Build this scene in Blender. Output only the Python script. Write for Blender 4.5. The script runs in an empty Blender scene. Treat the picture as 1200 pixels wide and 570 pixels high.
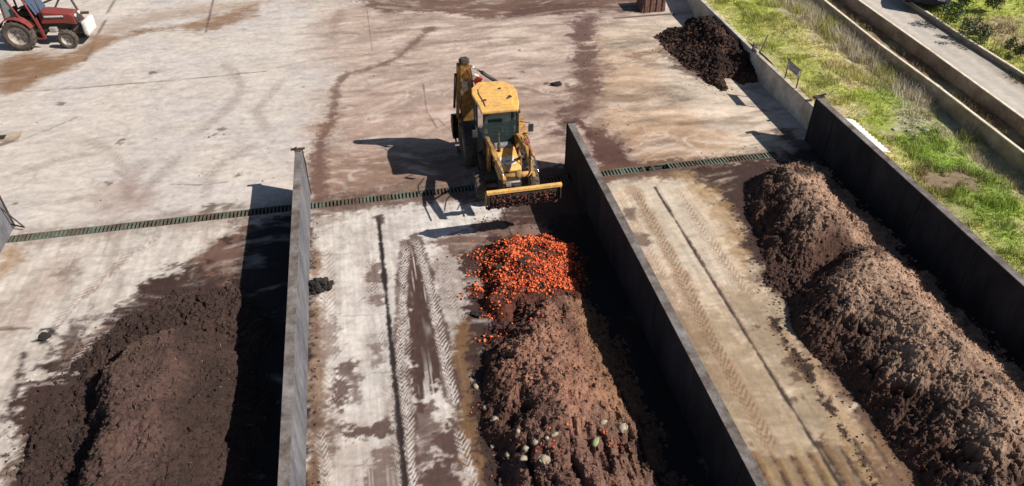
import bpy, bmesh, math, random
import numpy as np
from mathutils import Vector, Matrix, Euler, noise as mnoise

random.seed(7)
rng = np.random.RandomState(11)
R = math.radians
scene = bpy.context.scene
COL = scene.collection

# ------------------------------------------------------------------ camera model (survey of the photograph)
CAM_H = 14.0
F = 882.0
PITCH = math.atan2(695, F)
YAW = math.atan2(224, math.hypot(F, 695))
FW = np.array([math.sin(YAW)*math.cos(PITCH), math.cos(YAW)*math.cos(PITCH), -math.sin(PITCH)])
RT = np.array([math.cos(YAW), -math.sin(YAW), 0.0])
UP = np.cross(RT, FW)
def at(u, v, z=0.0):
    """ground survey: where the ray through a photo point meets height z"""
    d = FW*F + RT*(u-600) - UP*(v-285)
    t = (z-CAM_H)/d[2]
    return (d[0]*t, d[1]*t)
def atl(pts, z=0.0):
    return [at(u, v, z) for u, v in pts]

# ------------------------------------------------------------------ colour helpers
def lin(c):
    c = c/255.0
    return c/12.92 if c <= 0.04045 else ((c+0.055)/1.055)**2.4
K = 0.66
def C(r, g, b, k=K):
    return (lin(r)*k, lin(g)*k, lin(b)*k)

# ------------------------------------------------------------------ numpy noise
def _hash(ix, iy, s):
    h = (ix.astype(np.int64)*374761393 + iy.astype(np.int64)*668265263 + s*1442695041) & 0xffffffff
    h = ((h ^ (h >> 13))*1274126177) & 0xffffffff
    h = (h ^ (h >> 16)) & 0xffffffff
    return h.astype(np.float64)/4294967295.0
def vnoise(x, y, s=0):
    ix = np.floor(x); iy = np.floor(y); fx = x-ix; fy = y-iy
    fx = fx*fx*(3-2*fx); fy = fy*fy*(3-2*fy)
    a = _hash(ix, iy, s); b = _hash(ix+1, iy, s); c = _hash(ix, iy+1, s); d = _hash(ix+1, iy+1, s)
    return (a+(b-a)*fx)*(1-fy)+(c+(d-c)*fx)*fy
def fbm(x, y, s=0, o=4, g=0.5):
    t = 0; a = 1; n = 0
    for i in range(o):
        t = t+a*vnoise(x+i*17.3, y-i*9.1, s+i); n += a; a *= g; x = x*2.03; y = y*2.03
    return t/n*2-1
def ridged(x, y, s=0, o=4):
    t = 0; a = 1; n = 0
    for i in range(o):
        t = t+a*(1-np.abs(vnoise(x+i*7.3, y+i*3.1, s+i)*2-1)); n += a; a *= .55; x = x*2.1; y = y*2.1
    return t/n
def worley(x, y, s=0):
    ix = np.floor(x); iy = np.floor(y); best = np.full(x.shape, 9.0); idv = np.zeros(x.shape)
    for dx in (-1, 0, 1):
        for dy in (-1, 0, 1):
            cx = ix+dx; cy = iy+dy
            px = cx+_hash(cx, cy, s); py = cy+_hash(cx, cy, s+5)
            d = (px-x)**2+(py-y)**2
            m = d < best
            idv = np.where(m, _hash(cx, cy, s+9), idv); best = np.where(m, d, best)
    return np.sqrt(best), idv
def sstep(a, b, x):
    t = np.clip((x-a)/(b-a), 0, 1)
    return t*t*(3-2*t)

def sd_poly(px, py, poly):
    """signed distance to a closed polygon, negative inside"""
    d = np.full(px.shape, 1e18); ins = np.zeros(px.shape, bool); n = len(poly)
    for i in range(n):
        ax, ay = poly[i]; bx, by = poly[(i+1) % n]
        ex, ey = bx-ax, by-ay; L = ex*ex+ey*ey+1e-12
        t = np.clip(((px-ax)*ex+(py-ay)*ey)/L, 0, 1)
        d = np.minimum(d, (px-ax-t*ex)**2+(py-ay-t*ey)**2)
        c = ((ay > py) != (by > py))
        xx = (bx-ax)*(py-ay)/((by-ay) if abs(by-ay) > 1e-12 else 1e-12)+ax
        ins ^= (c & (px < xx))
    d = np.sqrt(d)
    return np.where(ins, -d, d)
def path_sd(px, py, line):
    """distance, signed side, arclength along a polyline"""
    best = np.full(px.shape, 1e18); side = np.zeros(px.shape); arc = np.zeros(px.shape); acc = 0
    for i in range(len(line)-1):
        ax, ay = line[i]; bx, by = line[i+1]
        ex, ey = bx-ax, by-ay; L = math.hypot(ex, ey)
        t = np.clip(((px-ax)*ex+(py-ay)*ey)/(L*L), 0, 1)
        qx = px-ax-t*ex; qy = py-ay-t*ey; d = np.sqrt(qx*qx+qy*qy)
        m = d < best
        best = np.where(m, d, best)
        side = np.where(m, np.sign(ex*qy-ey*qx)*d, side)
        arc = np.where(m, acc+t*L, arc); acc += L
    return best, side, arc

# ------------------------------------------------------------------ materials
MATS = {}
def new_mat(name):
    m = bpy.data.materials.new(name); m.use_nodes = True
    nt = m.node_tree; b = nt.nodes['Principled BSDF']
    return m, nt, b
def N(nt, t, **kw):
    n = nt.nodes.new(t)
    for k, v in kw.items():
        if k.startswith('i_'):
            n.inputs[k[2:].replace('_', ' ')].default_value = v
        else: setattr(n, k, v)
    return n
def ramp(nt, stops):
    r = nt.nodes.new('ShaderNodeValToRGB'); e = r.color_ramp.elements
    while len(e) > 1: e.remove(e[-1])
    for i, (p, c) in enumerate(stops):
        el = e[0] if i == 0 else e.new(p)
        el.position = p; el.color = (c[0], c[1], c[2], 1)
    return r
def mixc(nt, a, b, f, mode='MIX'):
    m = nt.nodes.new('ShaderNodeMix'); m.data_type = 'RGBA'; m.blend_type = mode
    for s, v in ((0, f), (6, a), (7, b)):
        if hasattr(v, 'links') or isinstance(v, bpy.types.NodeSocket): nt.links.new(v, m.inputs[s])
        else: m.inputs[s].default_value = v if s == 0 else (v[0], v[1], v[2], 1)
    return m.outputs[2]
def objcoord(nt, scale=(1, 1, 1)):
    tc = nt.nodes.new('ShaderNodeTexCoord'); mp = nt.nodes.new('ShaderNodeMapping')
    mp.inputs['Scale'].default_value = scale
    nt.links.new(tc.outputs['Object'], mp.inputs[0]); return mp.outputs[0]
def simple(name, col, rough=.5, metal=0, dirt=None, dirt_amt=.5, dscale=6, bump=0.0, bscale=40, spec=.5, coat=0, stretch=(1, 1, 1)):
    m, nt, b = new_mat(name)
    co = objcoord(nt, stretch)
    n1 = N(nt, 'ShaderNodeTexNoise', i_Scale=dscale, i_Detail=6.0, i_Roughness=.65); nt.links.new(co, n1.inputs['Vector'])
    dc = dirt if dirt else tuple(c*.55 for c in col)
    r = ramp(nt, [(0.5-dirt_amt*.35, (0, 0, 0)), (0.78-dirt_amt*.2, (1, 1, 1))]); nt.links.new(n1.outputs[0], r.inputs[0])
    out = mixc(nt, col, dc, r.outputs[0])
    n2 = N(nt, 'ShaderNodeTexNoise', i_Scale=dscale*7, i_Detail=4.0); nt.links.new(co, n2.inputs['Vector'])
    r2 = ramp(nt, [(.3, (.82, .82, .82)), (.7, (1.12, 1.12, 1.12))]); nt.links.new(n2.outputs[0], r2.inputs[0])
    out = mixc(nt, out, r2.outputs[0], 1.0, 'MULTIPLY')
    nt.links.new(out, b.inputs['Base Color'])
    b.inputs['Roughness'].default_value = rough; b.inputs['Metallic'].default_value = metal
    b.inputs['Specular IOR Level'].default_value = spec; b.inputs['Coat Weight'].default_value = coat
    if rough > .15:
        rr = N(nt, 'ShaderNodeMapRange'); nt.links.new(r.outputs[0], rr.inputs[0])
        rr.inputs[3].default_value = rough; rr.inputs[4].default_value = min(1, rough+.35)
        nt.links.new(rr.outputs[0], b.inputs['Roughness'])
    if bump:
        bn = N(nt, 'ShaderNodeTexNoise', i_Scale=bscale, i_Detail=5.0); nt.links.new(co, bn.inputs['Vector'])
        bp = N(nt, 'ShaderNodeBump'); bp.inputs['Strength'].default_value = bump; bp.inputs['Distance'].default_value = .02
        nt.links.new(bn.outputs[0], bp.inputs['Height']); nt.links.new(bp.outputs[0], b.inputs['Normal'])
    MATS[name] = m
    return m

def attr_mat(name, amp=(.80, 1.16), scales=(9, 70), bump=.35, bdist=.02, bscale=30, rough=.85, wet=True, speck=None):
    m, nt, b = new_mat(name)
    at_ = N(nt, 'ShaderNodeVertexColor', layer_name='Col')
    co = objcoord(nt)
    out = at_.outputs['Color']
    for i, s in enumerate(scales):
        n1 = N(nt, 'ShaderNodeTexNoise', i_Scale=float(s), i_Detail=6.0, i_Roughness=.7); nt.links.new(co, n1.inputs['Vector'])
        r = ramp(nt, [(.32, (amp[0],)*3), (.68, (amp[1],)*3)]); nt.links.new(n1.outputs[0], r.inputs[0])
        out = mixc(nt, out, r.outputs[0], 1.0, 'MULTIPLY')
    if speck:
        v = N(nt, 'ShaderNodeTexVoronoi', i_Scale=float(speck[0])); nt.links.new(co, v.inputs['Vector'])
        r = ramp(nt, [(0.0, (1, 1, 1)), (speck[1], (0, 0, 0))]); nt.links.new(v.outputs['Distance'], r.inputs[0])
        vv = mixc(nt, speck[2], speck[3], v.outputs['Color'])
        out = mixc(nt, out, vv, r.outputs[0])
    nt.links.new(out, b.inputs['Base Color'])
    bn = N(nt, 'ShaderNodeTexNoise', i_Scale=float(bscale), i_Detail=7.0, i_Roughness=.7); nt.links.new(co, bn.inputs['Vector'])
    bp = N(nt, 'ShaderNodeBump'); bp.inputs['Strength'].default_value = bump; bp.inputs['Distance'].default_value = bdist
    nt.links.new(bn.outputs[0], bp.inputs['Height']); nt.links.new(bp.outputs[0], b.inputs['Normal'])
    b.inputs['Roughness'].default_value = rough
    if wet:
        mr = N(nt, 'ShaderNodeMapRange'); nt.links.new(at_.outputs['Alpha'], mr.inputs[0])
        mr.inputs[3].default_value = rough; mr.inputs[4].default_value = .38
        nt.links.new(mr.outputs[0], b.inputs['Roughness'])
    b.inputs['Specular IOR Level'].default_value = .35
    MATS[name] = m
    return m

attr_mat('yard_concrete', amp=(.86, 1.12), scales=(5, 55), bump=.35, bdist=.012, bscale=26)
attr_mat('soil', amp=(.68, 1.28), scales=(7, 44), bump=1.0, bdist=.03, bscale=40, rough=.95, wet=False, speck=(34, .2, C(104, 72, 54), C(196, 170, 146)))
attr_mat('turf', amp=(.72, 1.25), scales=(3, 30), bump=.7, bdist=.05, bscale=22, rough=.95, wet=False)
attr_mat('blade', amp=(.85, 1.1), scales=(8,), bump=0, rough=.8, wet=False)
attr_mat('road_surface', amp=(.86, 1.12), scales=(4, 45), bump=.4, bdist=.012, bscale=40, rough=.9, wet=False)

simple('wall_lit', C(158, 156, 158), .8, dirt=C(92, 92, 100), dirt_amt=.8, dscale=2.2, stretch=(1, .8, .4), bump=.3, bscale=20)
simple('wall_stained_shade', C(66, 66, 74), .9, dirt=C(28, 27, 32), dscale=1.3, dirt_amt=.8, stretch=(1, 1, .4), bump=.3, bscale=18)  # left faces: stained concrete, with their shade painted into the darker colour
simple('wall_top', C(160, 154, 152), .85, dirt=C(96, 82, 72), dirt_amt=.7, dscale=2.6, bump=.4, bscale=30)
simple('old_concrete', C(228, 222, 210, .85), .9, dirt=C(176, 164, 146, .85), dscale=1.4, dirt_amt=.5, bump=.3, bscale=25)
simple('coping', C(226, 214, 192, .8), .9, dirt=C(160, 148, 126), dscale=2.5, bump=.2)
simple('coping_bright', C(236, 224, 204, .95), .9, dirt=C(200, 186, 160, .9), dscale=2.5, bump=.2)
simple('bank_wall', C(206, 190, 168, .85), .92, dirt=C(150, 130, 108, .85), dscale=1.2, dirt_amt=.8, bump=.3)
simple('yellow_paint', (0.74, .35, .045), .35, dirt=(.42, .22, .06), dirt_amt=.25, dscale=4, spec=.5)
simple('yellow_worn', (0.72, .37, .085), .55, dirt=(.17, .095, .04), dirt_amt=.72, dscale=6, bump=.2)
simple('yellow_clean', (0.90, .50, .10), .5, dirt=(.45, .27, .12), dirt_amt=.55, dscale=6, bump=.06)
simple('black_paint', (.018, .018, .02), .45, dirt=(.07, .055, .045), dirt_amt=.5, dscale=5)
simple('dark_steel', (.05, .047, .045), .55, metal=.4, dirt=(.11, .07, .05), dirt_amt=.6, dscale=6)
simple('grate_steel', C(120, 146, 132, .9), .6, metal=.2, dirt=C(96, 78, 62, .8), dirt_amt=.9, dscale=1.3)
simple('trench_dark', (.02, .018, .016), .9)
simple('chrome', (.7, .7, .7), .15, metal=1)
simple('rubber', (.022, .021, .02), .8, dirt=(.11, .085, .065), dirt_amt=.75, dscale=5, bump=.2)
simple('rim_grey', (.45, .43, .40), .5, dirt=(.2, .15, .11), dirt_amt=.5, dscale=5)
simple('tractor_red', (.32, .026, .026), .5, dirt=(.14, .04, .03), dirt_amt=.8, dscale=4)
simple('red_plastic', (.45, .04, .05), .4)
simple('white_paint', (.78, .77, .74), .5, dirt=(.5, .46, .4), dirt_amt=.3, dscale=5)
simple('sack_white', (.72, .71, .68), .8, dirt=(.45, .42, .38), dirt_amt=.4, dscale=7)
simple('muddy_steel', (.05, .026, .02), .7, dirt=(.035, .02, .015), dirt_amt=.8, dscale=9, bump=.4)
simple('bin_rust', C(168, 130, 116), .85, dirt=C(110, 72, 60), dirt_amt=.8, dscale=8, bump=.5)
simple('seat_black', (.02, .02, .022), .7)
simple('cloth_grey', (.25, .26, .27), .8)
simple('tomato_red', (.60, .09, .025), .35, dirt=(.3, .03, .015), dscale=14)
simple('tomato_orange', (.82, .20, .03), .3, dirt=(.5, .06, .02), dscale=14)
simple('tomato_dark', (.22, .035, .02), .45, dirt=(.08, .03, .02), dscale=14)
simple('veg_pale', (.46, .43, .33), .65, dirt=(.24, .17, .11), dirt_amt=.75, dscale=11)
simple('veg_green', (.16, .2, .08), .6, dirt=(.3, .32, .16), dscale=9)
simple('compost_black', (.024, .019, .017), .95, bump=.8, bscale=20)
simple('wood_post', (.20, .15, .115), .85)
simple('sign_panel', (.85, .83, .86), .5, dirt=(.2, .19, .2), dirt_amt=.5, dscale=5)
simple('sign_ink', (.06, .05, .07), .6)
simple('car_paint', (.008, .012, .03), .45, coat=.15, spec=.3)
simple('teal', (.05, .16, .17), .4)
simple('leaf', (.075, .10, .03), .7, dirt=(.14, .14, .05), dscale=3)
simple('rock', C(200, 192, 172, .8), .9, bump=.3)
simple('lamp_glass', (.7, .7, .68), .12)
gm, gnt, gb = new_mat('glass_dark')
gb.inputs['Base Color'].default_value = (.12, .17, .18, 1); gb.inputs['Roughness'].default_value = .04
gb.inputs['Transmission Weight'].default_value = .75; gb.inputs['IOR'].default_value = 1.1
gb.inputs['Specular IOR Level'].default_value = .8
MATS['glass_dark'] = gm
gm, gnt, gb = new_mat('glass_sky')
gb.inputs['Base Color'].default_value = (.05, .07, .13, 1); gb.inputs['Roughness'].default_value = .12
gb.inputs['Specular IOR Level'].default_value = 1.0; gb.inputs['Coat Weight'].default_value = 1.0
MATS['glass_sky'] = gm

# ------------------------------------------------------------------ mesh builder
class MB:
    def __init__(s): s.v = []; s.f = []; s.m = []; s.sm = []; s.mats = []
    def _mi(s, mat):
        if mat not in s.mats: s.mats.append(mat)
        return s.mats.index(mat)
    def add(s, vs, fs, mat, smooth=False):
        o = len(s.v); i = s._mi(mat)
        s.v += [tuple(v) for v in vs]
        for f in fs: s.f.append(tuple(o+k for k in f)); s.m.append(i); s.sm.append(smooth)
        return s
    def bm(s, b, mat, smooth=False):
        b.verts.index_update()
        s.add([v.co[:] for v in b.verts], [[v.index for v in f.verts] for f in b.faces], mat, smooth); b.free(); return s
    def box(s, c, d, mat, rot=None, bev=0.0, taper=None):
        b = bmesh.new(); bmesh.ops.create_cube(b, size=1)
        for v in b.verts:
            tx = 1
            if taper and v.co.z > 0: v.co.x *= taper[0]; v.co.y *= taper[1]
            v.co = Vector((v.co.x*d[0], v.co.y*d[1], v.co.z*d[2]))
        if bev: bmesh.ops.bevel(b, geom=b.edges[:], offset=bev, segments=2, affect='EDGES', profile=.6)
        M = Matrix.Translation(c)
        if rot is not None: M = M @ (Euler(rot).to_matrix().to_4x4() if not isinstance(rot, Matrix) else rot.to_4x4())
        b.transform(M); return s.bm(b, mat)
    def beam(s, a, b_, w, h, mat, bev=0.0, w2=None, h2=None, up=(0, 0, 1)):
        a = Vector(a); b_ = Vector(b_); d = b_-a; L = d.length; z = d.normalized(); u = Vector(up)
        if abs(z.dot(u)) > .98: u = Vector((0, 1, 0))
        x = u.cross(z).normalized(); y = z.cross(x)
        w2 = w if w2 is None else w2; h2 = h if h2 is None else h2
        b = bmesh.new(); bmesh.ops.create_cube(b, size=1)
        for v in b.verts:
            t = v.co.z+.5; ww = w+(w2-w)*t; hh = h+(h2-h)*t
            v.co = Vector((v.co.x*ww, v.co.y*hh, v.co.z*L))
        if bev: bmesh.ops.bevel(b, geom=b.edges[:], offset=bev, segments=2, affect='EDGES', profile=.6)
        M = Matrix((x, y, z)).transposed().to_4x4(); M.translation = (a+b_)/2
        b.transform(M); return s.bm(b, mat)
    def cyl(s, a, b_, r, mat, n=12, r2=None, smooth=True, caps=True):
        a = Vector(a); b_ = Vector(b_); z = (b_-a).normalized(); u = Vector((0, 0, 1))
        if abs(z.dot(u)) > .95: u = Vector((0, 1, 0))
        x = u.cross(z).normalized(); y = z.cross(x); r2 = r if r2 is None else r2
        vs = []
        for k in range(n):
            t = 2*math.pi*k/n; vs.append(a+(x*math.cos(t)+y*math.sin(t))*r)
        for k in range(n):
            t = 2*math.pi*k/n; vs.append(b_+(x*math.cos(t)+y*math.sin(t))*r2)
        s.add(vs, [(k, (k+1) % n, n+(k+1) % n, n+k) for k in range(n)], mat, smooth)
        if caps:
            o = len(s.v)-2*n; i = s._mi(mat)
            s.f.append(tuple(o+k for k in reversed(range(n)))); s.f.append(tuple(o+n+k for k in range(n))); s.m += [i, i]; s.sm += [False, False]
        return s
    def tube(s, pts, r, mat, n=8):
        for a, b_ in zip(pts[:-1], pts[1:]): s.cyl(a, b_, r, mat, n)
        return s
    def lathe(s, prof, mat, axis='X', c=(0, 0, 0), n=28, smooth=True):
        vs = []
        for (r, h) in prof:
            for k in range(n):
                t = 2*math.pi*k/n; p = (h, r*math.cos(t), r*math.sin(t)) if axis == 'X' else ((r*math.cos(t), h, r*math.sin(t)) if axis == 'Y' else (r*math.cos(t), r*math.sin(t), h))
                vs.append((p[0]+c[0], p[1]+c[1], p[2]+c[2]))
        fs = []
        for j in range(len(prof)-1):
            for k in range(n):
                fs.append((j*n+k, j*n+(k+1) % n, (j+1)*n+(k+1) % n, (j+1)*n+k))
        return s.add(vs, fs, mat, smooth)
    def prism(s, poly, h0, h1, mat, axis='Z', bev=0):
        """poly in the plane across axis, extruded from h0 to h1"""
        n = len(poly)
        def P(p, h): return (p[0], p[1], h) if axis == 'Z' else ((h, p[0], p[1]) if axis == 'X' else (p[0], h, p[1]))
        b = bmesh.new(); lo = [b.verts.new(P(p, h0)) for p in poly]; hi = [b.verts.new(P(p, h1)) for p in poly]
        b.faces.new(lo[::-1]); b.faces.new(hi)
        for k in range(n): b.faces.new((lo[k], lo[(k+1) % n], hi[(k+1) % n], hi[k]))
        bmesh.ops.recalc_face_normals(b, faces=b.faces[:])
        if bev: bmesh.ops.bevel(b, geom=b.edges[:], offset=bev, segments=2, affect='EDGES', profile=.6)
        return s.bm(b, mat)
    def build(s, name, parent=None, loc=(0, 0, 0)):
        me = bpy.data.meshes.new(name); me.from_pydata(s.v, [], s.f)
        for m in s.mats: me.materials.append(MATS[m])
        me.polygons.foreach_set('material_index', s.m); me.polygons.foreach_set('use_smooth', s.sm)
        b = bmesh.new(); b.from_mesh(me); bmesh.ops.recalc_face_normals(b, faces=b.faces[:]); b.to_mesh(me); b.free()
        me.update()
        o = bpy.data.objects.new(name, me); o.location = loc; COL.objects.link(o)
        if parent: o.parent = parent
        return o

def tag(o, label=None, cat=None, group=None, kind=None):
    if label: o['label'] = label
    if cat: o['category'] = cat
    if group: o['group'] = group
    if kind: o['kind'] = kind
    return o
def thing(name, label, cat, loc=(0, 0, 0), rz=0, group=None):
    o = bpy.data.objects.new(name, None); o.empty_display_size = .2
    o.location = loc; o.rotation_euler = (0, 0, rz); COL.objects.link(o)
    return tag(o, label, cat, group)

def grid_mesh(name, xs, ys, zf, colf, mat, smooth=True, alpha=None):
    X, Y = np.meshgrid(xs, ys); nx, ny = len(xs), len(ys)
    x = X.ravel(); y = Y.ravel(); z = zf(x, y)
    return raw_grid(name, x, y, z, nx, ny, colf, mat, smooth)
def raw_grid(name, x, y, z, nx, ny, colf, mat, smooth=True, keep=None):
    me = bpy.data.meshes.new(name)
    i = np.arange(nx*ny).reshape(ny, nx)
    q = np.stack([i[:-1, :-1], i[:-1, 1:], i[1:, 1:], i[1:, :-1]], -1).reshape(-1, 4)
    if keep is not None:
        kq = keep[q].any(axis=1); q = q[kq]
        used = np.zeros(nx*ny, bool); used[q.ravel()] = True
        remap = np.cumsum(used)-1
        x, y, z = x[used], y[used], z[used]; q = remap[q]
    n = len(x); co = np.stack([x, y, z], -1).astype(np.float32)
    me.vertices.add(n); me.vertices.foreach_set('co', co.ravel())
    me.loops.add(q.size); me.loops.foreach_set('vertex_index', q.ravel().astype(np.int32))
    me.polygons.add(len(q)); me.polygons.foreach_set('loop_start', np.arange(0, q.size, 4, dtype=np.int32))
    try: me.polygons.foreach_set('loop_total', np.full(len(q), 4, dtype=np.int32))
    except Exception: pass
    me.polygons.foreach_set('use_smooth', np.full(len(q), smooth))
    me.update(calc_edges=True)
    ca = me.color_attributes.new('Col', 'FLOAT_COLOR', 'POINT')
    ca.data.foreach_set('color', colf(x, y, z).astype(np.float32).ravel())
    me.materials.append(MATS[mat])
    o = bpy.data.objects.new(name, me); COL.objects.link(o)
    return o
def tri_soup(name, V, Fc, Cc, mat, smooth=False):
    """V (n,3), Fc (m,3) ints, Cc (n,4) vertex colours"""
    me = bpy.data.meshes.new(name); n = len(V)
    me.vertices.add(n); me.vertices.foreach_set('co', V.astype(np.float32).ravel())
    me.loops.add(Fc.size); me.loops.foreach_set('vertex_index', Fc.ravel().astype(np.int32))
    me.polygons.add(len(Fc)); me.polygons.foreach_set('loop_start', np.arange(0, Fc.size, 3, dtype=np.int32))
    try: me.polygons.foreach_set('loop_total', np.full(len(Fc), 3, dtype=np.int32))
    except Exception: pass
    me.polygons.foreach_set('use_smooth', np.full(len(Fc), smooth))
    me.update(calc_edges=True)
    ca = me.color_attributes.new('Col', 'FLOAT_COLOR', 'POINT'); ca.data.foreach_set('color', Cc.astype(np.float32).ravel())
    me.materials.append(MATS[mat])
    o = bpy.data.objects.new(name, me); COL.objects.link(o); return o

# ------------------------------------------------------------------ layout numbers
XA, XB, XC, XD = -2.69, 6.11, 15.09, -11.65       # left faces of the bay walls
TW = .215; WH = 1.72; YE = 21.21                   # wall thickness, height, far end
DR0, DR1 = 20.38, 20.78                            # drain channel

# ================================================================== YARD FLOOR
xs = np.concatenate([[-1500, -300, -80, -45], np.arange(-30, -12, .13), np.arange(-12, -2.8, .06), np.arange(-2.8, 6.2, .034), np.arange(6.2, 15.7, .045), np.arange(15.7, 19, .3), [25, 45, 90, 300, 1500]])
ys = np.concatenate([[-1500, -300, -60, -10, 3], np.arange(5.5, 20.36, .042), [20.37, 20.38, 20.385, 20.5, 20.66, 20.775, 20.78, 20.79], np.arange(20.83, 25, .055), np.arange(25, 38, .085), np.arange(38, 50, .16), [60, 90, 300, 1500]])

LIGHT = C(226, 214, 202); GREY = C(212, 202, 195); TAN = C(196, 168, 136); PINK = C(170, 142, 128)
MID = C(148, 122, 108); DARK = C(98, 74, 66); MUCK = C(66, 48, 42); WHITE = C(222, 212, 204); OCHRE = C(130, 96, 62)

STAINS_AND_SHADE = []; STAGE = 0
def S(kind, pts, col, a=1.0, soft=.3, amp=.5, ns=1.2, w=None, wet=0, tex=None, pitch=.16, seed=None, k=1.4, z=0):
    STAINS_AND_SHADE.append(dict(kind=kind, pts=atl(pts) if kind != 'wpoly' and kind != 'wline' and kind != 'wtrack' else pts, col=col, a=a, soft=soft, amp=amp, ns=ns, w=w, wet=wet, tex=tex,
                       stage=STAGE, pitch=pitch, seed=len(STAINS_AND_SHADE)*3+1 if seed is None else seed, k=k, z=z))
# --- tone of whole zones
S('poly', [(372, 20), (420, 0), (770, 0), (780, 40), (745, 205), (360, 250), (364, 180), (388, 80)], C(198, 172, 156), .85, 1.2, 1.2, .5)
S('poly', [(400, 120), (560, 90), (700, 100), (760, 205), (366, 245), (372, 200)], C(180, 150, 134), .55, 1.0, 1.2, .8)
S('poly', [(690, 40), (790, 30), (870, 95), (930, 180), (740, 205), (700, 120)], C(208, 178, 148), .85, .8, 1.0, .7)
S('poly', [(840, 60), (860, 95), (925, 180), (880, 182), (800, 130), (760, 60)], C(224, 208, 188), .8, .5, .8, .8)
S('poly', [(700, 30), (790, 15), (830, 30), (780, 62), (720, 60)], C(222, 204, 182), .7, .5, .8, .9)
S('poly', [(580, 30), (630, 28), (620, 55), (590, 60)], C(214, 196, 178), .6, .5, .8, .9)
S('poly', [(730, 150), (800, 130), (860, 160), (800, 196), (740, 200)], C(190, 154, 124), .6, .6, 1.0, .9)
S('poly', [(450, 60), (520, 70), (540, 120), (470, 140), (400, 120)], C(196, 172, 158), .6, .8, 1.0, .7)
S('poly', [(380, 180), (430, 178), (540, 185), (540, 228), (366, 243), (364, 200)], C(146, 114, 96), .75, .5, .9, 1.0)
STAGE = 1
# --- mud drawn out from under the tractor to the top of the yard
S('poly', [(0, 112), (21, 108), (38, 95), (70, 84), (102, 66), (140, 49), (182, 38), (225, 35), (253, 33), (300, 21), (300, 4), (246, 20), (210, 28), (168, 33), (140, 40), (105, 42), (88, 60), (63, 67), (28, 63), (0, 80)], C(152, 118, 88), .92, .35, .7, .8)
S('poly', [(-20, 70), (60, 62), (80, 72), (30, 100), (-20, 108)], C(142, 106, 76), .7, .4, .8, 1.0)
S('poly', [(110, 48), (180, 28), (300, 6), (420, 0), (300, 0), (180, 12), (120, 30)], C(176, 148, 122), .6, .6, .9, .8)
S('poly', [(415, 0), (455, 14), (480, 12), (540, 20), (600, 22), (690, 14), (756, 15), (756, -8), (415, -8)], C(118, 88, 74), .95, .25, .8, .9)
S('poly', [(590, 22), (612, 6), (700, 0), (700, 10), (660, 16)], C(96, 70, 62), .7, .3, .6, 1)
S('line', [(600, 22), (660, 12), (740, 10), (756, 9)], C(190, 165, 150), .5, .1, .1, 1, w=.12)
# --- dark wet lane and puddle by the middle bay wall
S('poly', [(668, 17), (700, 20), (697, 45), (704, 60), (694, 80), (711, 105), (700, 120), (676, 140), (665, 168), (648, 154), (652, 130), (676, 112), (676, 70), (670, 40)], C(112, 84, 76), .92, .25, .8, 1.3, wet=.5)
S('poly', [(674, 140), (700, 151), (728, 163), (744, 190), (752, 203), (706, 207), (690, 175)], C(98, 66, 56), .95, .15, .35, 1.6, wet=.8)
S('line', [(718, 162), (732, 176), (745, 192)], C(190, 165, 155), .5, .08, .2, 2, w=.1)
S('line', [(640, 98), (662, 99), (668, 103)], C(100, 62, 46), .9, .1, .2, 2, w=.09)
S('poly', [(735, 60), (775, 55), (790, 65), (740, 70)], C(140, 108, 88), .8, .3, .6, 1.5)
S('poly', [(780, 62), (820, 80), (850, 104), (835, 100), (790, 80)], C(96, 72, 60), .8, .2, .5, 1.5)
# --- old trickle line, left of the machine
S('line', [(505, 33), (467, 67), (439, 79), (407, 86), (394, 102), (391, 134)], C(128, 102, 88), .9, .15, .25, 1.6, w=.3)
S('line', [(391, 134), (380, 155), (374, 170), (374, 205), (372, 240)], C(122, 90, 78), .95, .18, .35, 1.6, w=.5)
S('line', [(400, 12), (390, 35), (388, 45)], C(160, 138, 124), .7, .3, .3, 1.2, w=.4)
S('line', [(350, 60), (395, 52), (440, 48)], C(160, 136, 122), .5, .3, .3, 1.2, w=.25)
S('line', [(326, 79), (350, 74), (396, 67)], C(150, 126, 112), .6, .1, .1, 1.2, w=.08)
# --- soft wheel arcs on the pale concrete
for pl in ([(262, 78), (276, 84), (283, 102), (275, 119), (253, 140), (232, 157)], [(98, 163), (130, 177), (146, 198), (149, 216), (151, 233)], [(210, 184), (186, 205), (172, 223), (165, 240)],
           [(300, 168), (262, 190), (246, 204), (240, 235)], [(150, 233), (158, 210), (168, 190)], [(0, 210), (60, 190), (110, 180)], [(330, 95), (300, 130), (310, 150)]):
    S('track', pl, C(150, 134, 124), .35, .1, .1, 1.5, w=.34, pitch=.22)
    S('line', pl, C(168, 150, 140), .35, .2, .2, 1.5, w=.4)
S('poly', [(120, 212), (160, 205), (175, 245), (110, 262)], C(176, 148, 136), .5, .5, .9, 1.2)
S('poly', [(225, 252), (238, 243), (248, 238), (258, 240), (252, 248), (240, 252)], C(104, 90, 74), .85, .1, .35, 2.5, wet=.6)
S('poly', [(262, 243), (270, 239), (272, 244), (264, 247)], C(104, 90, 74), .8, .08, .2, 2.5, wet=.6)
S('poly', [(275, 240), (284, 240), (283, 244), (277, 244)], C(104, 90, 74), .8, .08, .2, 2.5, wet=.6)
for (u, v, r_) in ((71, 122, .3), (142, 165, .2), (138, 169, .15), (252, 158, .18), (260, 152, .18), (124, 216, .12), (356, 101, .1), (178, 85, .2), (610, 84, .14), (600, 92, .22), (610, 60, .1), (640, 98, .2), (17, 239, .1), (280, 205, .15)):
    S('dot', [(u, v)], C(92, 76, 66), .75, .05, .12, 3, w=r_*.55)
S('poly', [(0, 290), (28, 287), (30, 305), (0, 325)], C(170, 134, 92), .8, .3, .5, 1.2)
S('dot', [(375, 150)], C(150, 110, 90), .6, .4, .4, 1, w=.6)
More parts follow.
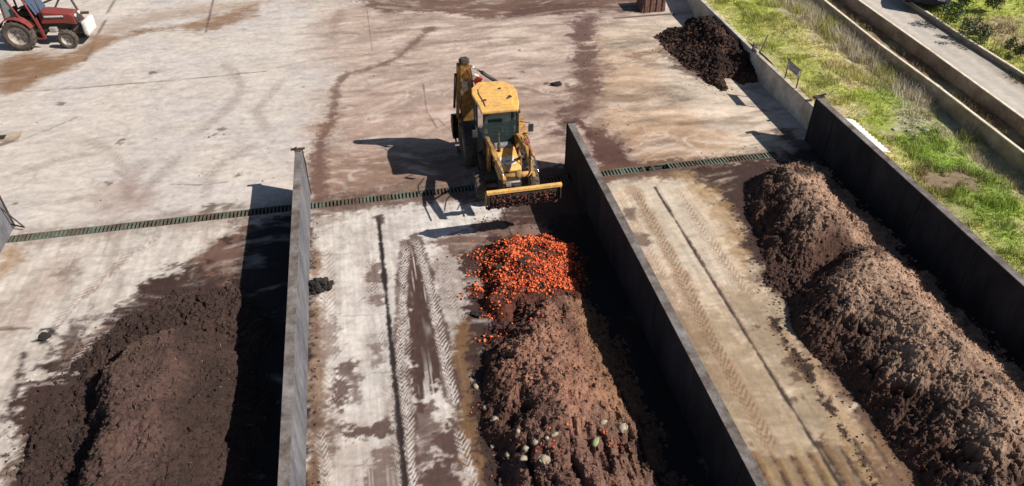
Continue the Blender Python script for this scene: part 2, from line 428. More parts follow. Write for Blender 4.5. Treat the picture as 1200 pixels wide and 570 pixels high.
# --- slab joints
for pl, w_ in (([(28, 108), (119, 101), (210, 94), (312, 84)], .07), ([(16, 167), (50, 155), (90, 138)], .05), ([(136, -5), (118, 35), (99, 72)], .09), ([(251, -5), (241, 38)], .09), ([(150, 37), (252, 35)], .06), ([(0, 170), (12, 166)], .3), ([(496, 100), (500, 130), (512, 150)], .05), ([(512, 138), (520, 146), (530, 155)], .04), ([(200, 216), (240, 217), (268, 213)], .05), ([(740, 62), (800, 60)], .04), ([(430, 10), (436, 60)], .03)):
    S('line', pl, C(104, 86, 76), .8, .03, .03, 3, w=w_)
# --- grime along both sides of the drain
S('wpoly', [(-11.4, 20.1), (-2.8, 20.1), (-2.8, 20.95), (-11.4, 20.95)], C(150, 128, 112), .5, .25, .5, 1.5)
S('wpoly', [(-2.5, 20.1), (6.1, 19.9), (6.1, 21.2), (-2.5, 21.0)], C(122, 98, 84), .75, .25, .6, 1.5)
S('wpoly', [(6.3, 20.1), (14, 20.15), (14, 20.9), (6.3, 20.95)], C(140, 108, 86), .7, .2, .5, 1.5)
# --- BAY 1
STAGE = 0
S('wpoly', [(-11.4, 5), (-2.6, 5), (-2.6, 20.3), (-11.4, 20.3)], C(220, 208, 196), .75, .5, .6, .8)
STAGE = 1
S('poly', [(0, 350), (20, 345), (60, 300), (90, 300), (70, 340), (20, 395), (0, 400)], C(182, 156, 142), .5, .4, .8, 1.2)
S('poly', [(60, 320), (90, 303), (100, 312), (80, 330)], C(120, 96, 88), .6, .2, .5, 2)
S('poly', [(288, 250), (300, 244), (300, 380), (262, 380), (240, 330), (210, 320), (232, 300), (272, 270)], C(112, 78, 64), .95, .25, .6, 1.4)
S('poly', [(8, 500), (22, 460), (48, 440), (75, 405), (105, 385), (140, 352), (180, 322), (205, 312), (235, 315), (262, 335), (300, 330), (310, 600), (0, 600)], C(70, 49, 43), 1, .18, .9, 1.6)
S('poly', [(65, 415), (85, 372), (98, 370), (96, 395), (75, 425)], C(84, 62, 54), .9, .15, .5, 2)
S('poly', [(75, 428), (100, 405), (135, 388), (128, 380), (100, 395), (72, 420)], C(150, 128, 116), .6, .1, .4, 2)
S('track', [(76, 432), (100, 411), (134, 384)], C(214, 196, 184), .95, .05, .05, 2, w=.2, pitch=.16)
S('track', [(60, 385), (110, 335), (150, 300), (190, 272)], C(160, 136, 124), .7, .05, .1, 2, w=.32, pitch=.18)
S('track', [(96, 350), (130, 318), (160, 290)], C(160, 136, 124), .6, .05, .1, 2, w=.28, pitch=.18)
S('track', [(10, 570), (18, 530), (30, 500)], C(120, 90, 70), .9, .05, .1, 2, w=.4, pitch=.18)
S('line', [(0, 387), (20, 386), (34, 385)], C(90, 76, 68), .8, .06, .1, 2, w=.1)
S('line', [(18, 470), (20, 445), (28, 415)], C(70, 52, 46), .9, .08, .2, 2, w=.12)
S('dot', [(53, 396)], C(50, 38, 34), .9, .06, .15, 3, w=.2)
S('dot', [(60, 388)], C(50, 38, 34), .9, .06, .15, 3, w=.12)
S('dot', [(266, 283)], C(70, 50, 44), .9, .06, .15, 3, w=.14)
S('poly', [(262, 355), (285, 345), (288, 380), (270, 385)], C(150, 112, 78), .8, .2, .4, 2)
# --- BAY 2
STAGE = 0
S('wpoly', [(-2.45, 5), (6.1, 5), (6.1, 20.2), (-2.45, 20.2)], C(228, 219, 211), .95, .3, .3, 1)
STAGE = 1
S('wpoly', [(-2.5, 6), (1.9, 6), (1.9, 11.5), (-2.5, 11.5)], C(176, 156, 144), .5, .5, 1.5, 1.2)
S('wpoly', [(-2.48, 5), (-2.05, 5), (-2.12, 13.5), (-2.2, 18), (-2.48, 19)], C(140, 104, 76), .85, .12, .25, 1.8)
S('wline', [(-2.07, 6), (-2.07, 19)], C(196, 180, 164), .7, .02, .0, 1, w=.03)
S('poly', [(478, 285), (492, 292), (500, 320), (512, 360), (520, 400), (526, 445), (510, 452), (500, 480), (484, 488), (478, 430), (470, 370), (468, 320)], C(84, 60, 53), 1, .07, .35, 2.2, tex='brush', wet=.2)
S('poly', [(510, 508), (532, 496), (546, 520), (542, 545), (518, 535)], C(90, 65, 58), .97, .08, .35, 2.4, wet=.3)
S('poly', [(498, 545), (530, 540), (545, 560), (548, 590), (500, 590)], C(90, 65, 58), .97, .08, .35, 2.4, wet=.3)
S('poly', [(396, 430), (404, 418), (420, 424), (414, 452), (400, 485), (390, 485)], C(100, 78, 70), .92, .1, .4, 2.4)
S('poly', [(412, 440), (420, 440), (420, 470), (414, 470)], C(118, 94, 84), .8, .1, .3, 2.4)
S('poly', [(400, 506), (430, 502), (440, 490), (462, 492), (462, 508), (430, 512), (404, 518)], C(96, 74, 66), .95, .06, .35, 2.6)
S('poly', [(380, 500), (400, 495), (402, 512), (384, 524)], C(112, 88, 80), .8, .06, .4, 2.6)
S('poly', [(430, 530), (466, 520), (470, 600), (425, 600)], C(118, 96, 86), .85, .08, .5, 2.4, tex='brush')
S('poly', [(368, 470), (384, 462), (390, 530), (366, 590)], C(112, 84, 70), .8, .15, .4, 2.2)
S('poly', [(432, 313), (448, 308), (450, 330), (434, 332)], C(120, 98, 90), .85, .06, .3, 2.6)
S('poly', [(430, 346), (450, 344), (450, 356), (432, 356)], C(120, 98, 90), .85, .06, .3, 2.6)
S('poly', [(436, 404), (452, 396), (450, 420), (440, 426)], C(124, 102, 94), .7, .1, .4, 2.6)
S('poly', [(366, 250), (400, 247), (404, 262), (366, 268)], C(160, 140, 126), .5, .15, .5, 2)
S('poly', [(505, 285), (560, 262), (640, 240), (664, 250), (680, 340), (560, 330), (552, 300), (530, 300)], C(122, 92, 80), .95, .15, .5, 1.6, wet=.3)
S('poly', [(513, 288), (550, 282), (552, 296), (556, 380), (540, 410), (530, 430), (522, 400), (514, 350), (506, 310)], C(124, 98, 84), .55, .2, .6, 1.8)
S('poly', [(545, 368), (556, 380), (560, 440), (566, 480), (590, 600), (560, 600), (548, 545), (536, 480), (524, 420), (530, 392)], C(126, 92, 58), .95, .12, .3, 1.8, wet=.7)
S('wline', [(3.55, 16), (3.5, 20.2)], C(60, 44, 38), .9, .02, .02, 2, w=.05)
S('poly', [(541, 300), (575, 278), (690, 300), (700, 620), (574, 620), (556, 470), (545, 400)], C(72, 48, 42), 1, .1, .45, 2)
S('poly', [(612, 248), (640, 242), (640, 285), (618, 282)], C(160, 132, 116), .5, .12, .3, 2)
S('wpoly', [(4.5, 5), (6.5, 5), (6.5, 20.2), (4.6, 20.0), (4.6, 15)], C(40, 31, 29), 1, .2, .35, 1.6)  # near-black muck band; also paints the middle wall's cast shadow darker
S('wpoly', [(-4.6, 5), (-2.5, 5), (-2.5, 20.0), (-3.8, 20.2), (-4.5, 19.2)], C(42, 33, 31), 1, .2, .4, 1.6)  # muck beside the left wall, blackened to paint in its shadow
S('wpoly', [(13.6, 5), (15.5, 5), (15.5, 20.9), (13.9, 20.6)], C(42, 33, 31), 1, .2, .3, 1.6)  # dark band along the right wall: its cast shadow painted deeper, over muck
S('poly', [(905, 152), (935, 150), (930, 160), (960, 172), (940, 178), (920, 165)], C(70, 56, 52), .8, .15, .3, 2)
S('line', [(1100, 600), (1062, 545), (1010, 480), (965, 425), (925, 375), (900, 335), (890, 310), (872, 275), (864, 240)], C(92, 66, 52), .95, .12, .5, 1.8, w=.55)
S('line', [(582, 590), (570, 510), (557, 460), (556, 420), (568, 385)], C(66, 46, 40), .95, .06, .3, 2, w=.26)
S('poly', [(700, 196), (760, 190), (830, 186), (862, 190), (840, 208), (780, 212), (706, 217)], C(104, 74, 58), .9, .15, .5, 1.6, wet=.3)
S('poly', [(366, 236), (420, 226), (540, 226), (560, 236), (500, 240), (420, 250), (366, 254)], C(112, 84, 70), .8, .15, .5, 1.6)
S('poly', [(600, 215), (664, 190), (690, 200), (700, 250), (640, 262), (590, 262)], C(78, 54, 46), .95, .15, .5, 1.6, wet=.3)
S('poly', [(690, 60), (720, 75), (700, 130), (735, 165), (700, 165), (670, 120)], C(126, 96, 82), .6, .3, .8, 1.3)
S('poly', [(460, 380), (476, 375), (480, 440), (486, 500), (492, 570), (474, 575), (466, 480)], C(110, 86, 78), .8, .06, .35, 2.2, tex='brush')
S('poly', [(484, 500), (505, 470), (515, 500), (500, 560), (486, 570)], C(96, 70, 62), .85, .08, .4, 2.2, wet=.2)
S('poly', [(372, 380), (392, 370), (398, 410), (376, 430)], C(130, 104, 92), .7, .1, .4, 2.2)
WC = C(226, 216, 208); DK = C(104, 82, 74)
S('line', [(486, 278), (508, 350), (527, 447), (536, 480)], C(92, 68, 60), .9, .05, .12, 2, w=.36)
S('line', [(476, 285), (471, 350), (468, 415), (476, 492), (484, 580)], C(104, 80, 72), .8, .05, .12, 2, w=.34)
S('track', [(476, 285), (471, 350), (468, 415), (476, 492), (484, 580)], WC, 1, .04, .05, 2, w=.24, pitch=.13)
S('track', [(486, 278), (508, 350), (527, 447), (536, 480)], WC, 1, .04, .05, 2, w=.24, pitch=.145)
S('track', [(486, 278), (508, 350), (527, 447)], C(128, 104, 96), .7, .04, .05, 2, w=.24, pitch=.145, seed=None, z=.5)
S('track', [(492, 284), (502, 340), (523, 440), (534, 500)], WC, .6, .04, .05, 2, w=.2, pitch=.13)
S('track', [(470, 300), (476, 400), (480, 500), (478, 580)], WC, .5, .04, .05, 2, w=.22, pitch=.15)
S('track', [(536, 500), (549, 545), (556, 590)], WC, .8, .04, .05, 2, w=.26, pitch=.145)
S('track', [(454, 420), (466, 512), (474, 585)], WC, .7, .04, .05, 2, w=.26, pitch=.13)
S('track', [(440, 380), (456, 440), (470, 560)], DK, .5, .04, .05, 2, w=.4, pitch=.13)
S('track', [(434, 300), (437, 352)], DK, .8, .04, .05, 2, w=.3, pitch=.13)
S('track', [(510, 290), (540, 380)], C(214, 202, 194), .8, .04, .05, 2, w=.36, pitch=.14)
S('track', [(400, 425), (396, 460), (391, 482)], DK, 1, .04, .05, 2, w=.28, pitch=.2)
S('track', [(376, 500), (384, 580)], WC, .7, .04, .05, 2, w=.28, pitch=.13)
S('track', [(515, 300), (526, 345), (534, 384)], C(120, 98, 90), .7, .04, .05, 2, w=.4, pitch=.145)
S('track', [(382, 290), (384, 400), (388, 470)], C(150, 130, 118), .5, .04, .05, 2, w=.5, pitch=.2)
S('wline', [(-.39, 5), (-.39, 19.45)], C(48, 38, 36), 1, .03, .04, 3, w=.13)
S('poly', [(438, 255), (448, 252), (450, 262), (444, 262)], C(80, 64, 58), .9, .05, .15, 3)
for v_ in (300, 372, 440, 512, 548):
    S('line', [(366, v_), (440, v_-3), (500, v_-6)], C(96, 78, 70), .5, .015, .02, 3, w=.02)
# --- BAY 3
STAGE = 0
S('wpoly', [(6.35, 5), (15.1, 5), (15.1, 20.2), (6.35, 20.2)], C(224, 200, 172), .95, .3, .3, 1)
STAGE = 1
S('poly', [(716, 212), (800, 208), (858, 330), (800, 330)], C(218, 204, 184), .7, .4, .7, 1.2)
S('poly', [(800, 215), (850, 215), (900, 330), (960, 420), (900, 400), (850, 300)], C(222, 200, 172), .7, .4, .7, 1.2)
S('wpoly', [(6.4, 5), (8.65, 5), (8.65, 13.5), (6.4, 13.5)], C(160, 138, 108), .75, .3, .6, 1.2)
S('wpoly', [(8.7, 5), (10.1, 5), (9.7, 14.2), (8.75, 14.2)], C(154, 134, 106), .8, .3, .4, 1.2)
S('poly', [(735, 300), (790, 330), (860, 470), (830, 470), (790, 400), (740, 318)], C(146, 118, 92), .6, .3, .5, 1.5)
S('poly', [(810, 195), (850, 192), (960, 180), (970, 215), (900, 330), (885, 310), (868, 280), (852, 250), (840, 235)], C(72, 50, 43), 1, .15, .6, 1.8)
S('poly', [(795, 205), (830, 212), (852, 240), (870, 290), (885, 320), (870, 320), (850, 280), (834, 240), (812, 222)], C(176, 142, 100), .7, .2, .5, 1.6)
S('poly', [(820, 205), (842, 216), (838, 222), (818, 214)], C(60, 42, 38), .8, .1, .3, 2)
S('poly', [(728, 246), (741, 244), (741, 256), (730, 256)], C(112, 88, 80), .85, .08, .25, 2.4)
S('poly', [(742, 276), (758, 276), (762, 290), (748, 290)], C(112, 88, 80), .8, .08, .35, 2.4)
S('poly', [(905, 375), (965, 430), (1010, 500), (1100, 600), (1040, 600), (985, 520), (950, 460)], C(196, 164, 128), .7, .2, .4, 1.5)
S('poly', [(890, 330), (930, 350), (990, 440), (1060, 545), (1110, 600), (1120, 600), (1000, 420), (950, 350)], C(112, 82, 64), .9, .2, .5, 1.6)
S('line', [(905, 375), (933, 417), (960, 460), (993, 513), (1030, 575), (1060, 630)], C(62, 44, 36), 1, .06, .3, 2.5, w=.2)
S('line', [(900, 376), (928, 418), (955, 462)], C(132, 104, 80), .8, .05, .1, 2.5, w=.08)
S('poly', [(832, 520), (846, 518), (912, 534), (950, 528), (954, 515), (992, 520), (1040, 600), (860, 600)], C(132, 102, 72), .97, .06, .3, 2.2, tex='rows')
_y0 = at(900, 530)[1]
for _i, _x in enumerate(np.arange(7.2, 10.2, .40)):
    S('wline', [(_x, 5), (_x+.03, _y0-.1+.12*math.sin(_i*2.1))], C(78, 56, 42), .9, .04, .10, 3, w=.09)
    S('wline', [(_x+.17, 5), (_x+.2, _y0-.15+.1*math.cos(_i*2.7))], C(176, 146, 104), .75, .05, .10, 3, w=.12)
S('wline', [(8.71, 5), (8.71, 19.4)], C(74, 56, 48), 1, .03, .03, 3, w=.09)
S('line', [(742, 222), (776, 280), (830, 390), (880, 480), (905, 530)], C(176, 146, 118), .7, .1, .2, 2, w=.42)
S('track', [(742, 222), (776, 280), (830, 390), (880, 480), (905, 530)], C(128, 100, 78), .7, .04, .05, 2, w=.36, pitch=.18)
S('track', [(725, 222), (745, 262), (800, 372), (860, 490)], C(160, 132, 110), .5, .04, .05, 2, w=.3, pitch=.18)
S('track', [(792, 222), (830, 280), (878, 350)], C(160, 130, 106), .8, .04, .05, 2, w=.3, pitch=.18)
S('track', [(860, 250), (820, 300), (890, 400)], C(180, 152, 128), .3, .04, .05, 2, w=.3, pitch=.18)
for (u, v, r_) in ((928, 424, .2), (933, 443, .12), (930, 466, .05), (885, 383, .06)):
    S('dot', [(u, v)], C(100, 76, 60), .85, .06, .12, 3, w=r_)
S('wpoly', [(6.325, 5), (6.5, 5), (6.5, 20), (6.325, 20)], C(120, 86, 60), .6, .08, .25, 2.5)
S('poly', [(1015, 500), (1080, 500), (1130, 600), (1040, 600)], C(120, 88, 68), .85, .2, .5, 2)

def floor_z(x, y):
    z = fbm(x*.35, y*.35, 77, 2)*.012
    z = np.where((np.abs(x) > 40) | (np.abs(y) > 60), -.02, z)
    m = (y > DR0) & (y < DR1) & (x < 13.65) & (x > -40)
    z = np.where(m, -.16+.12*sstep(.0, .5, fbm(x*.8, y*0, 71, 3)+.25*(x > 6.3)*(x < 10)), z)
    g = np.exp(-((x+.39)/.05)**2)*(y < 19.4)*(y > 3)*.012
    g += np.exp(-((x-8.71)/.05)**2)*(y < 19.4)*(y > 3)*.01
    return z-g
def floor_col(x, y, z):
    n = len(x)
    col = np.empty((n, 4)); base = np.array(LIGHT); grey = np.array(GREY)
    wq = .9*fbm(x*.18, y*.18, 2, 3)
    st = fbm(x*.35+wq, (y+2.2*wq+.06*x)*1.6, 3, 6, .58)                    # streaks from scraping, along the drain
    st2 = fbm(x*.9+2, (y+2.2*wq+.05*x)*3.4, 13, 6, .6)
    bl = fbm(x*.5, y*.5, 23, 5)
    fine = fbm(x*4, y*5, 33, 3)
    col[:, :3] = base+(grey-base)*sstep(-.2, .35, bl+.4*st)[:, None]
    wet = np.zeros(n)
    def paint(stage):
        for q in [q_ for q_ in STAINS_AND_SHADE if q_['stage'] == stage]:
            P = q['pts']; px = [p[0] for p in P]; py = [p[1] for p in P]
            mrg = (q['w'] or 0)+q['soft']+q['amp']+.3
            sel = np.nonzero((x > min(px)-mrg) & (x < max(px)+mrg) & (y > min(py)-mrg) & (y < max(py)+mrg))[0]
            if len(sel) == 0: continue
            X = x[sel]; Y = y[sel]
            nz = fbm(X*q['ns'], Y*q['ns']*1.6, q['seed'], 6, .62)*q['amp']+(fbm(X*9, Y*12, q['seed']+1, 4)*min(.3, q['amp']*.65))
            k = q['kind']
            if k in ('poly', 'wpoly'):
                d = sd_poly(X, Y, P)+nz
                m = 1-sstep(-q['soft'], q['soft'], d)
                if q['tex'] == 'brush':
                    b = vnoise(X*22+fbm(X, Y*.7, 5, 2), Y*.9, q['seed']); m = m*(1-.75*sstep(.62, .8, b)*sstep(-.1, .3, fbm(X*1.2, Y*.8, 9, 2)+.25))
                if q['tex'] == 'rows':
                    m = m*(.72+.28*np.sin(X*2*math.pi/.42+nz*3))
            elif k in ('line', 'wline'):
                d, sd, a = path_sd(X, Y, P); wv = q['w']*(1+.5*fbm(a*1.3, a*0, q['seed'], 2))
                m = 1-sstep(-q['soft'], q['soft'], d-wv/2+nz)
            elif k == 'dot':
                d = np.hypot(X-P[0][0], Y-P[0][1]); m = 1-sstep(-q['soft'], q['soft'], d-q['w']+nz*2)
            else:
                d, sd, a = path_sd(X, Y, P)
                Lt = sum(math.hypot(P[i+1][0]-P[i][0], P[i+1][1]-P[i][1]) for i in range(len(P)-1))
                sd = sd+.05*fbm(X*1.5, Y*1.5, q['seed']+3, 2); d = np.maximum(np.abs(sd), d-.06)
                edge = (1-sstep(q['w']/2-.04, q['w']/2+.03, d+.04*fbm(X*7, Y*7, q['seed']+2, 2)))*sstep(0, .3, a)*sstep(0, .3, Lt-a); a = a+.04*fbm(X*3, Y*3, q['seed']+5, 2)
                ch = np.sin(2*math.pi*((a+np.abs(sd)*q['k'])/q['pitch']+q['z'])+np.sign(sd)*.8)
                m = edge*sstep(-.1, .5, ch+.5*fbm(X*14, Y*14, q['seed']+7, 2))*sstep(-.45, .15, fbm(X*1.8, Y*1.5, q['seed'], 4)+.22)
            m = m*q['a']
            if q['kind'] in ('poly', 'wpoly') and q['amp'] >= .4:      # break large stains up with the scraping streaks
                m = m*np.clip(1-.45*sstep(.05, .55, st2[sel]), 0, 1)
            m = np.clip(m, 0, 1)[:, None]
            col[sel, :3] = col[sel, :3]*(1-m)+np.array(q['col'])*m
            wet[sel] = wet[sel]*(1-m[:, 0])+q['wet']*m[:, 0]

    paint(0)
    # scraping streaks, dried salts and grime over everything
    yard = sstep(20.6, 21.3, y)
    xr = sstep(-4, 3, x); s = 1+(.14+.30*xr)*st*yard+(.12+.30*xr)*st2*yard+.09*fine+.12*bl
    bri = sstep(.18, .5, st2+.35*fine)*yard*(.25+.75*sstep(-6, 2, x))*.55
    drk = sstep(.1, .5, fbm(x*.6+9, y*2.4, 43, 5))*yard*(.15+.85*sstep(-5, 1, x))*.5
    col[:, :3] *= s[:, None]
    col[:, :3] = col[:, :3]*(1-bri[:, None])+np.array(C(222, 202, 186))*bri[:, None]
    col[:, :3] = col[:, :3]*(1-drk[:, None])+np.array(C(124, 98, 84))*drk[:, None]
    # fine curved scratches and hairline marks
    wx = x+1.6*fbm(x*.22, y*.22, 81, 3); wy = y+1.6*fbm(x*.22+5, y*.22, 82, 3)
    for sc, sd_, th, colr, am in ((.55, 84, .965, C(232, 220, 208), .5), (.9, 86, .975, C(132, 112, 100), .22), (.35, 88, .985, C(120, 102, 92), .22), (1.4, 89, .965, C(226, 210, 196), .35)):
        v_ = 1-np.abs(vnoise(wx*sc*.8, wy*sc*2.2, sd_)*2-1); f = sstep(th-.02, th, v_)*am*sstep(-.1, .3, fbm(x*.7, y*.9, sd_+1, 3))
        col[:, :3] = col[:, :3]*(1-f[:, None])+np.array(colr)*f[:, None]
    # inside bays: salt bloom with worn patches running along the bay
    bay = (1-yard)
    bb = fbm(x*2.2, y*.8, 53, 5); b2 = fbm(x*6, y*4, 63, 4)
    f = sstep(.05, .35, bb+.45*b2)*bay*.36
    col[:, :3] = col[:, :3]*(1-f[:, None])+np.array(C(150, 128, 114))*f[:, None]
    f = sstep(.1, .35, b2+.3*fbm(x*18, y*12, 66, 2))*bay*np.where(x < 6.3, .45, .2)
    col[:, :3] = col[:, :3]*(1-f[:, None])+np.array(C(228, 220, 212))*f[:, None]
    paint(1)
    g1 = fbm(x*9, y*11, 72, 3); g2 = fbm(x*2.6, y*6, 74, 4)
    dr = fbm(x*15+.6*fbm(x*.8, y*.5, 75, 2), y*.7, 76, 3); col[:, :3] *= (1+.20*dr*bay)[:, None]
    col[:, :3] *= (1+.16*g1+.22*g2)[:, None]
    gr = sstep(.12, .4, g1+.5*g2)*.22*(.4+.6*sstep(-6, 2, x)); col[:, :3] = col[:, :3]*(1-gr[:, None])+col[:, :3]*np.array((.62, .56, .52))*gr[:, None]
    tr = (z < -.03) & (y > DR0) & (y < DR1) & (np.abs(x) < 40)
    col[tr, :3] = np.array((.022, .018, .015))+np.array((.07, .05, .035))*sstep(-.12, -.05, z[tr])[:, None]
    out = np.abs(x) > 40
    col[out, :3] = np.array(C(150, 130, 100))
    col[:, 3] = np.clip(wet, 0, 1)
    return np.clip(col, 0, 1)
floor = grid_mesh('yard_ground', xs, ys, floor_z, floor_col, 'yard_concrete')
tag(floor, kind='structure')

# ================================================================== DRAIN GRATES
def drain(x0, x1, label, skip=None):
    m = MB(); yc = (DR0+DR1)/2
    m.box(((x0+x1)/2, DR0+.02, -.03), (x1-x0, .035, .05), 'grate_steel'); m.box(((x0+x1)/2, DR1-.02, -.03), (x1-x0, .035, .05), 'grate_steel')
    x = x0+.04
    while x < x1:
        if not (skip and skip(x)):
            m.box((x, yc, -.024+random.uniform(-.006, .004)), (.058, DR1-DR0-.08, .045), 'grate_steel', rot=(0, random.gauss(0, .03), random.gauss(0, .02)))
        x += .117
        if int(x*10) % 10 == 0: m.box((x-.055, yc, -.03), (.02, .36, .03), 'grate_steel')
    tag(m.build('drain_grate'), label, 'drain grate', 'drain grates across the yard')
drain(-11.4, -2.72, 'green-grey slotted drain grate across the left bay, in full sun')
drain(-2.45, 6.09, 'dark slotted drain grate running under the yellow backhoe loader')
drain(6.34, 13.6, 'mud-clogged drain grate between the middle wall and the long right-hand heap', skip=lambda x: 8.4 < x < 9.6 and random.random() < .55)
drain(-19.5, -11.7, 'stretch of drain grate beyond the leftmost wall, at the left picture edge')

# ================================================================== BAY WALLS
def bay_wall(x, y0, label, ye=YE, h=WH):
    t = thing('bay_wall', label, 'wall', (x, 0, 0), 0, 'precast walls between the bays')
    m = MB(); n0 = y0; k = 0
    while n0 < ye-.01:
        n1 = min(n0+2.4, ye)
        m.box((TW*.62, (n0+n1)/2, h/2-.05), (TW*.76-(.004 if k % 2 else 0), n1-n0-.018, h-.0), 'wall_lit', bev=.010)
        m.box((TW*.12+(.002 if k % 2 else 0), (n0+n1)/2, h/2-.051), (TW*.236, n1-n0-.018, h-.004), 'wall_stained_shade', bev=.010)
        n0 = n1; k += 1
    m.build('wall_panel', t)
    c = MB(); c.box((TW/2, (y0+ye)/2, h-.05+.014), (TW+.012, ye-y0+.01, .028), 'wall_top', bev=.006); c.build('coping', t)
    e = MB()
    e.box((TW/2, ye+.03, h/2-.02), (TW+.05, .05, h+.03), 'dark_steel', bev=.006)
    e.box((TW/2-.02, ye+.04, h+.01), (TW+.22, .10, .035), 'dark_steel', bev=.006)
    e.build('end_plate', t)
    return t
wa = bay_wall(XA, 3, 'grey precast wall left of the loader, its right face in sun, long black shadow beside it')
b = MB(); b.beam((.02, 21.2, 1.73), (.26, 21.1, 1.66), .07, .03, 'dark_steel'); b.beam((.0, 21.25, 1.74), (.06, 21.15, 1.86), .05, .03, 'dark_steel')
b.tube([(.24, 21.1, 1.66), (.28, 21.0, 1.3), (.26, 20.95, 1.0)], .012, 'dark_steel'); b.build('hook', wa)
wb = bay_wall(XB, 3, 'dark-sided precast wall between the loader bay and the wheel-tracked right bay')
wc = bay_wall(XC, -4, 'tall dark precast wall holding back the grass bank')
wd = bay_wall(XD, 3, 'grey wall end just showing at the left picture edge')
b = MB(); b.beam((.2, 21.0, .9), (.62, 20.95, .12), .03, .03, 'dark_steel'); b.beam((.2, 21.1, .2), (.62, 20.95, .12), .03, .03, 'dark_steel'); b.build('brace', wd)
b = MB(); b.beam((.0, 21.3, 1.72), (.3, 21.2, 1.86), .08, .04, 'dark_steel'); b.beam((-.1, 21.25, 1.74), (.25, 21.3, 1.74), .12, .06, 'dark_steel'); b.build('bracket', wc)

# low concrete boundary wall beyond wall C
def strip_wall(name, line, h0, h1, th, mat_face, mat_top, label, cat='wall', group=None):
    """wall whose top left edge follows line [(x,y)..]"""
    t = thing(name, label, cat, (line[0][0], line[0][1], h0), 0, group); ox, oy = line[0]
    f = MB(); c = MB()
    for (ax, ay), (bx, by) in zip(line[:-1], line[1:]):
        d = Vector((bx-ax, by-ay, 0)); L = d.length; d.normalize(); nrm = Vector((d.y, -d.x, 0))
        if nrm.x < 0: nrm = -nrm
        s = 0
        while s < L-.02:
            e = min(s+2.45, L)
            p = Vector((ax-ox, ay-oy, 0))+d*((s+e)/2)+nrm*(th/2)
            f.box((p.x, p.y, (h1-h0)/2-.01), (th, (e-s)-.008, h1-h0-.02), mat_face, rot=(0, 0, math.atan2(d.y, d.x)-math.pi/2), bev=.008); s = e
        p = Vector((ax-ox, ay-oy, 0))+d*(L/2)+nrm*(th/2)
        c.box((p.x, p.y, h1-h0), (th+.02, L+.04, .04), mat_top, rot=(0, 0, math.atan2(d.y, d.x)-math.pi/2), bev=.008)
    f.build('wall_face', t); c.build('coping', t); return t
BX = 15.52
strip_wall('boundary_wall', [(BX, 21.32), (BX+.02, 27.5), (BX+.12, 33), (16.6, 38), (18.6, 48)], 0, .96, .17, 'old_concrete', 'coping', 'low pale concrete wall along the yard under the small sign')
def interp(line, y):
    ys_ = [p[1] for p in line]; xs_ = [p[0] for p in line]
    o = np.argsort(ys_); return np.interp(y, np.array(ys_)[o], np.array(xs_)[o])
W1 = [(19.7, 6), (19.87, 16.88), (20.1, 21.47), (20.17, 25.38), (20.49, 30.31), (20.9, 36), (22.2, 48)]
W2 = [(21.2, 6), (21.46, 18.81), (21.78, 24.38), (22.02, 30.01), (22.4, 36), (23.7, 48)]
W3 = [(23.45, 6), (23.66, 21.6), (23.74, 25.0), (24.0, 29.3), (24.4, 36), (25.6, 48)]
strip_wall('channel_wall', W1, .8, 1.5, .085, 'bank_wall', 'coping_bright', 'long low concrete wall at the edge of the grass bank, dry weeds against it', group='low walls beside the access road')
strip_wall('channel_wall', W2, .8, 1.5, .085, 'bank_wall', 'coping_bright', 'low wall with pale top between the weedy channel and the access road', group='low walls beside the access road')
strip_wall('channel_wall', W3, 1.3, 1.63, .085, 'bank_wall', 'coping_bright', 'low wall on the far side of the access road, under the dark car', group='low walls beside the access road')

# ================================================================== TERRAIN RIGHT
def bank_z(x, y):
    return 1.0+fbm(x*.6, y*.6, 5, 4)*.12+.05*np.sin(x*1.3+y*.7)-.12*(x > 18.9)
GREEN = np.array((.34, .38, .07)); OLIVE = np.array((.52, .47, .19)); DRY = np.array((.52, .43, .27)); DIRT = np.array((.22, .15, .10)); PALE = np.array((.48, .42, .32)); LUSH = np.array((.21, .32, .035))
BANKP = [(atl(p, 1.0), c, a, s) for p, c, a, s in (
    ([(1055, 95), (1110, 120), (1160, 170), (1200, 215), (1200, 320), (1150, 270), (1080, 205), (1040, 150), (1000, 110)], LUSH, .8, .6),
    ([(830, 0), (900, 0), (960, 70), (1010, 120), (960, 110), (900, 65)], GREEN, .65, .6),
    ([(1078, 200), (1110, 188), (1140, 200), (1150, 220), (1110, 225), (1085, 215)], DIRT, .95, .35),
    ([(1095, 185), (1122, 178), (1130, 195), (1100, 200)], LUSH, .95, .2),
    ([(1040, 130), (1075, 125), (1095, 145), (1070, 160)], PALE, .7, .35),
    ([(930, 0), (970, 20), (1040, 80), (1100, 120), (1060, 110), (980, 60), (915, 10)], PALE, .6, .5),
    ([(880, 20), (930, 30), (1000, 80), (960, 70), (900, 40)], OLIVE, .6, .5),
    ([(1150, 130), (1200, 170), (1200, 220), (1150, 170)], OLIVE, .7, .4),
    ([(1020, 100), (1045, 130), (1030, 150), (1000, 110)], GREEN, .8, .3))]
def bank_rgb(x, y):
    a = fbm(x*.45, y*.45, 90, 4); b_ = fbm(x*1.7, y*1.7, 91, 4); c_ = fbm(x*5, y*5, 92, 3)
    col = OLIVE+(GREEN-OLIVE)*sstep(-.12, .4, a+.5*b_)[:, None]
    col = col+(DRY-col)*(sstep(.02, .4, b_+.4*c_)*.75)[:, None]
    bare = sstep(.22, .42, fbm(x*.8+4, y*.8, 94, 4))[:, None]*.8; col = col*(1-bare)+np.array((.40, .31, .20))*bare
    for P, c, al, s in BANKP:
        m = (1-sstep(-s, s, sd_poly(x, y, P)+b_*.6))*al
        col = col*(1-m[:, None])+c*m[:, None]
    m = (sstep(18.4, 19.6, x+b_*.8)*.7*(x < 22))[:, None]
    col = col*(1-m)+np.array((.48, .40, .30))*m
    return col*(1+.25*c_)[:, None]
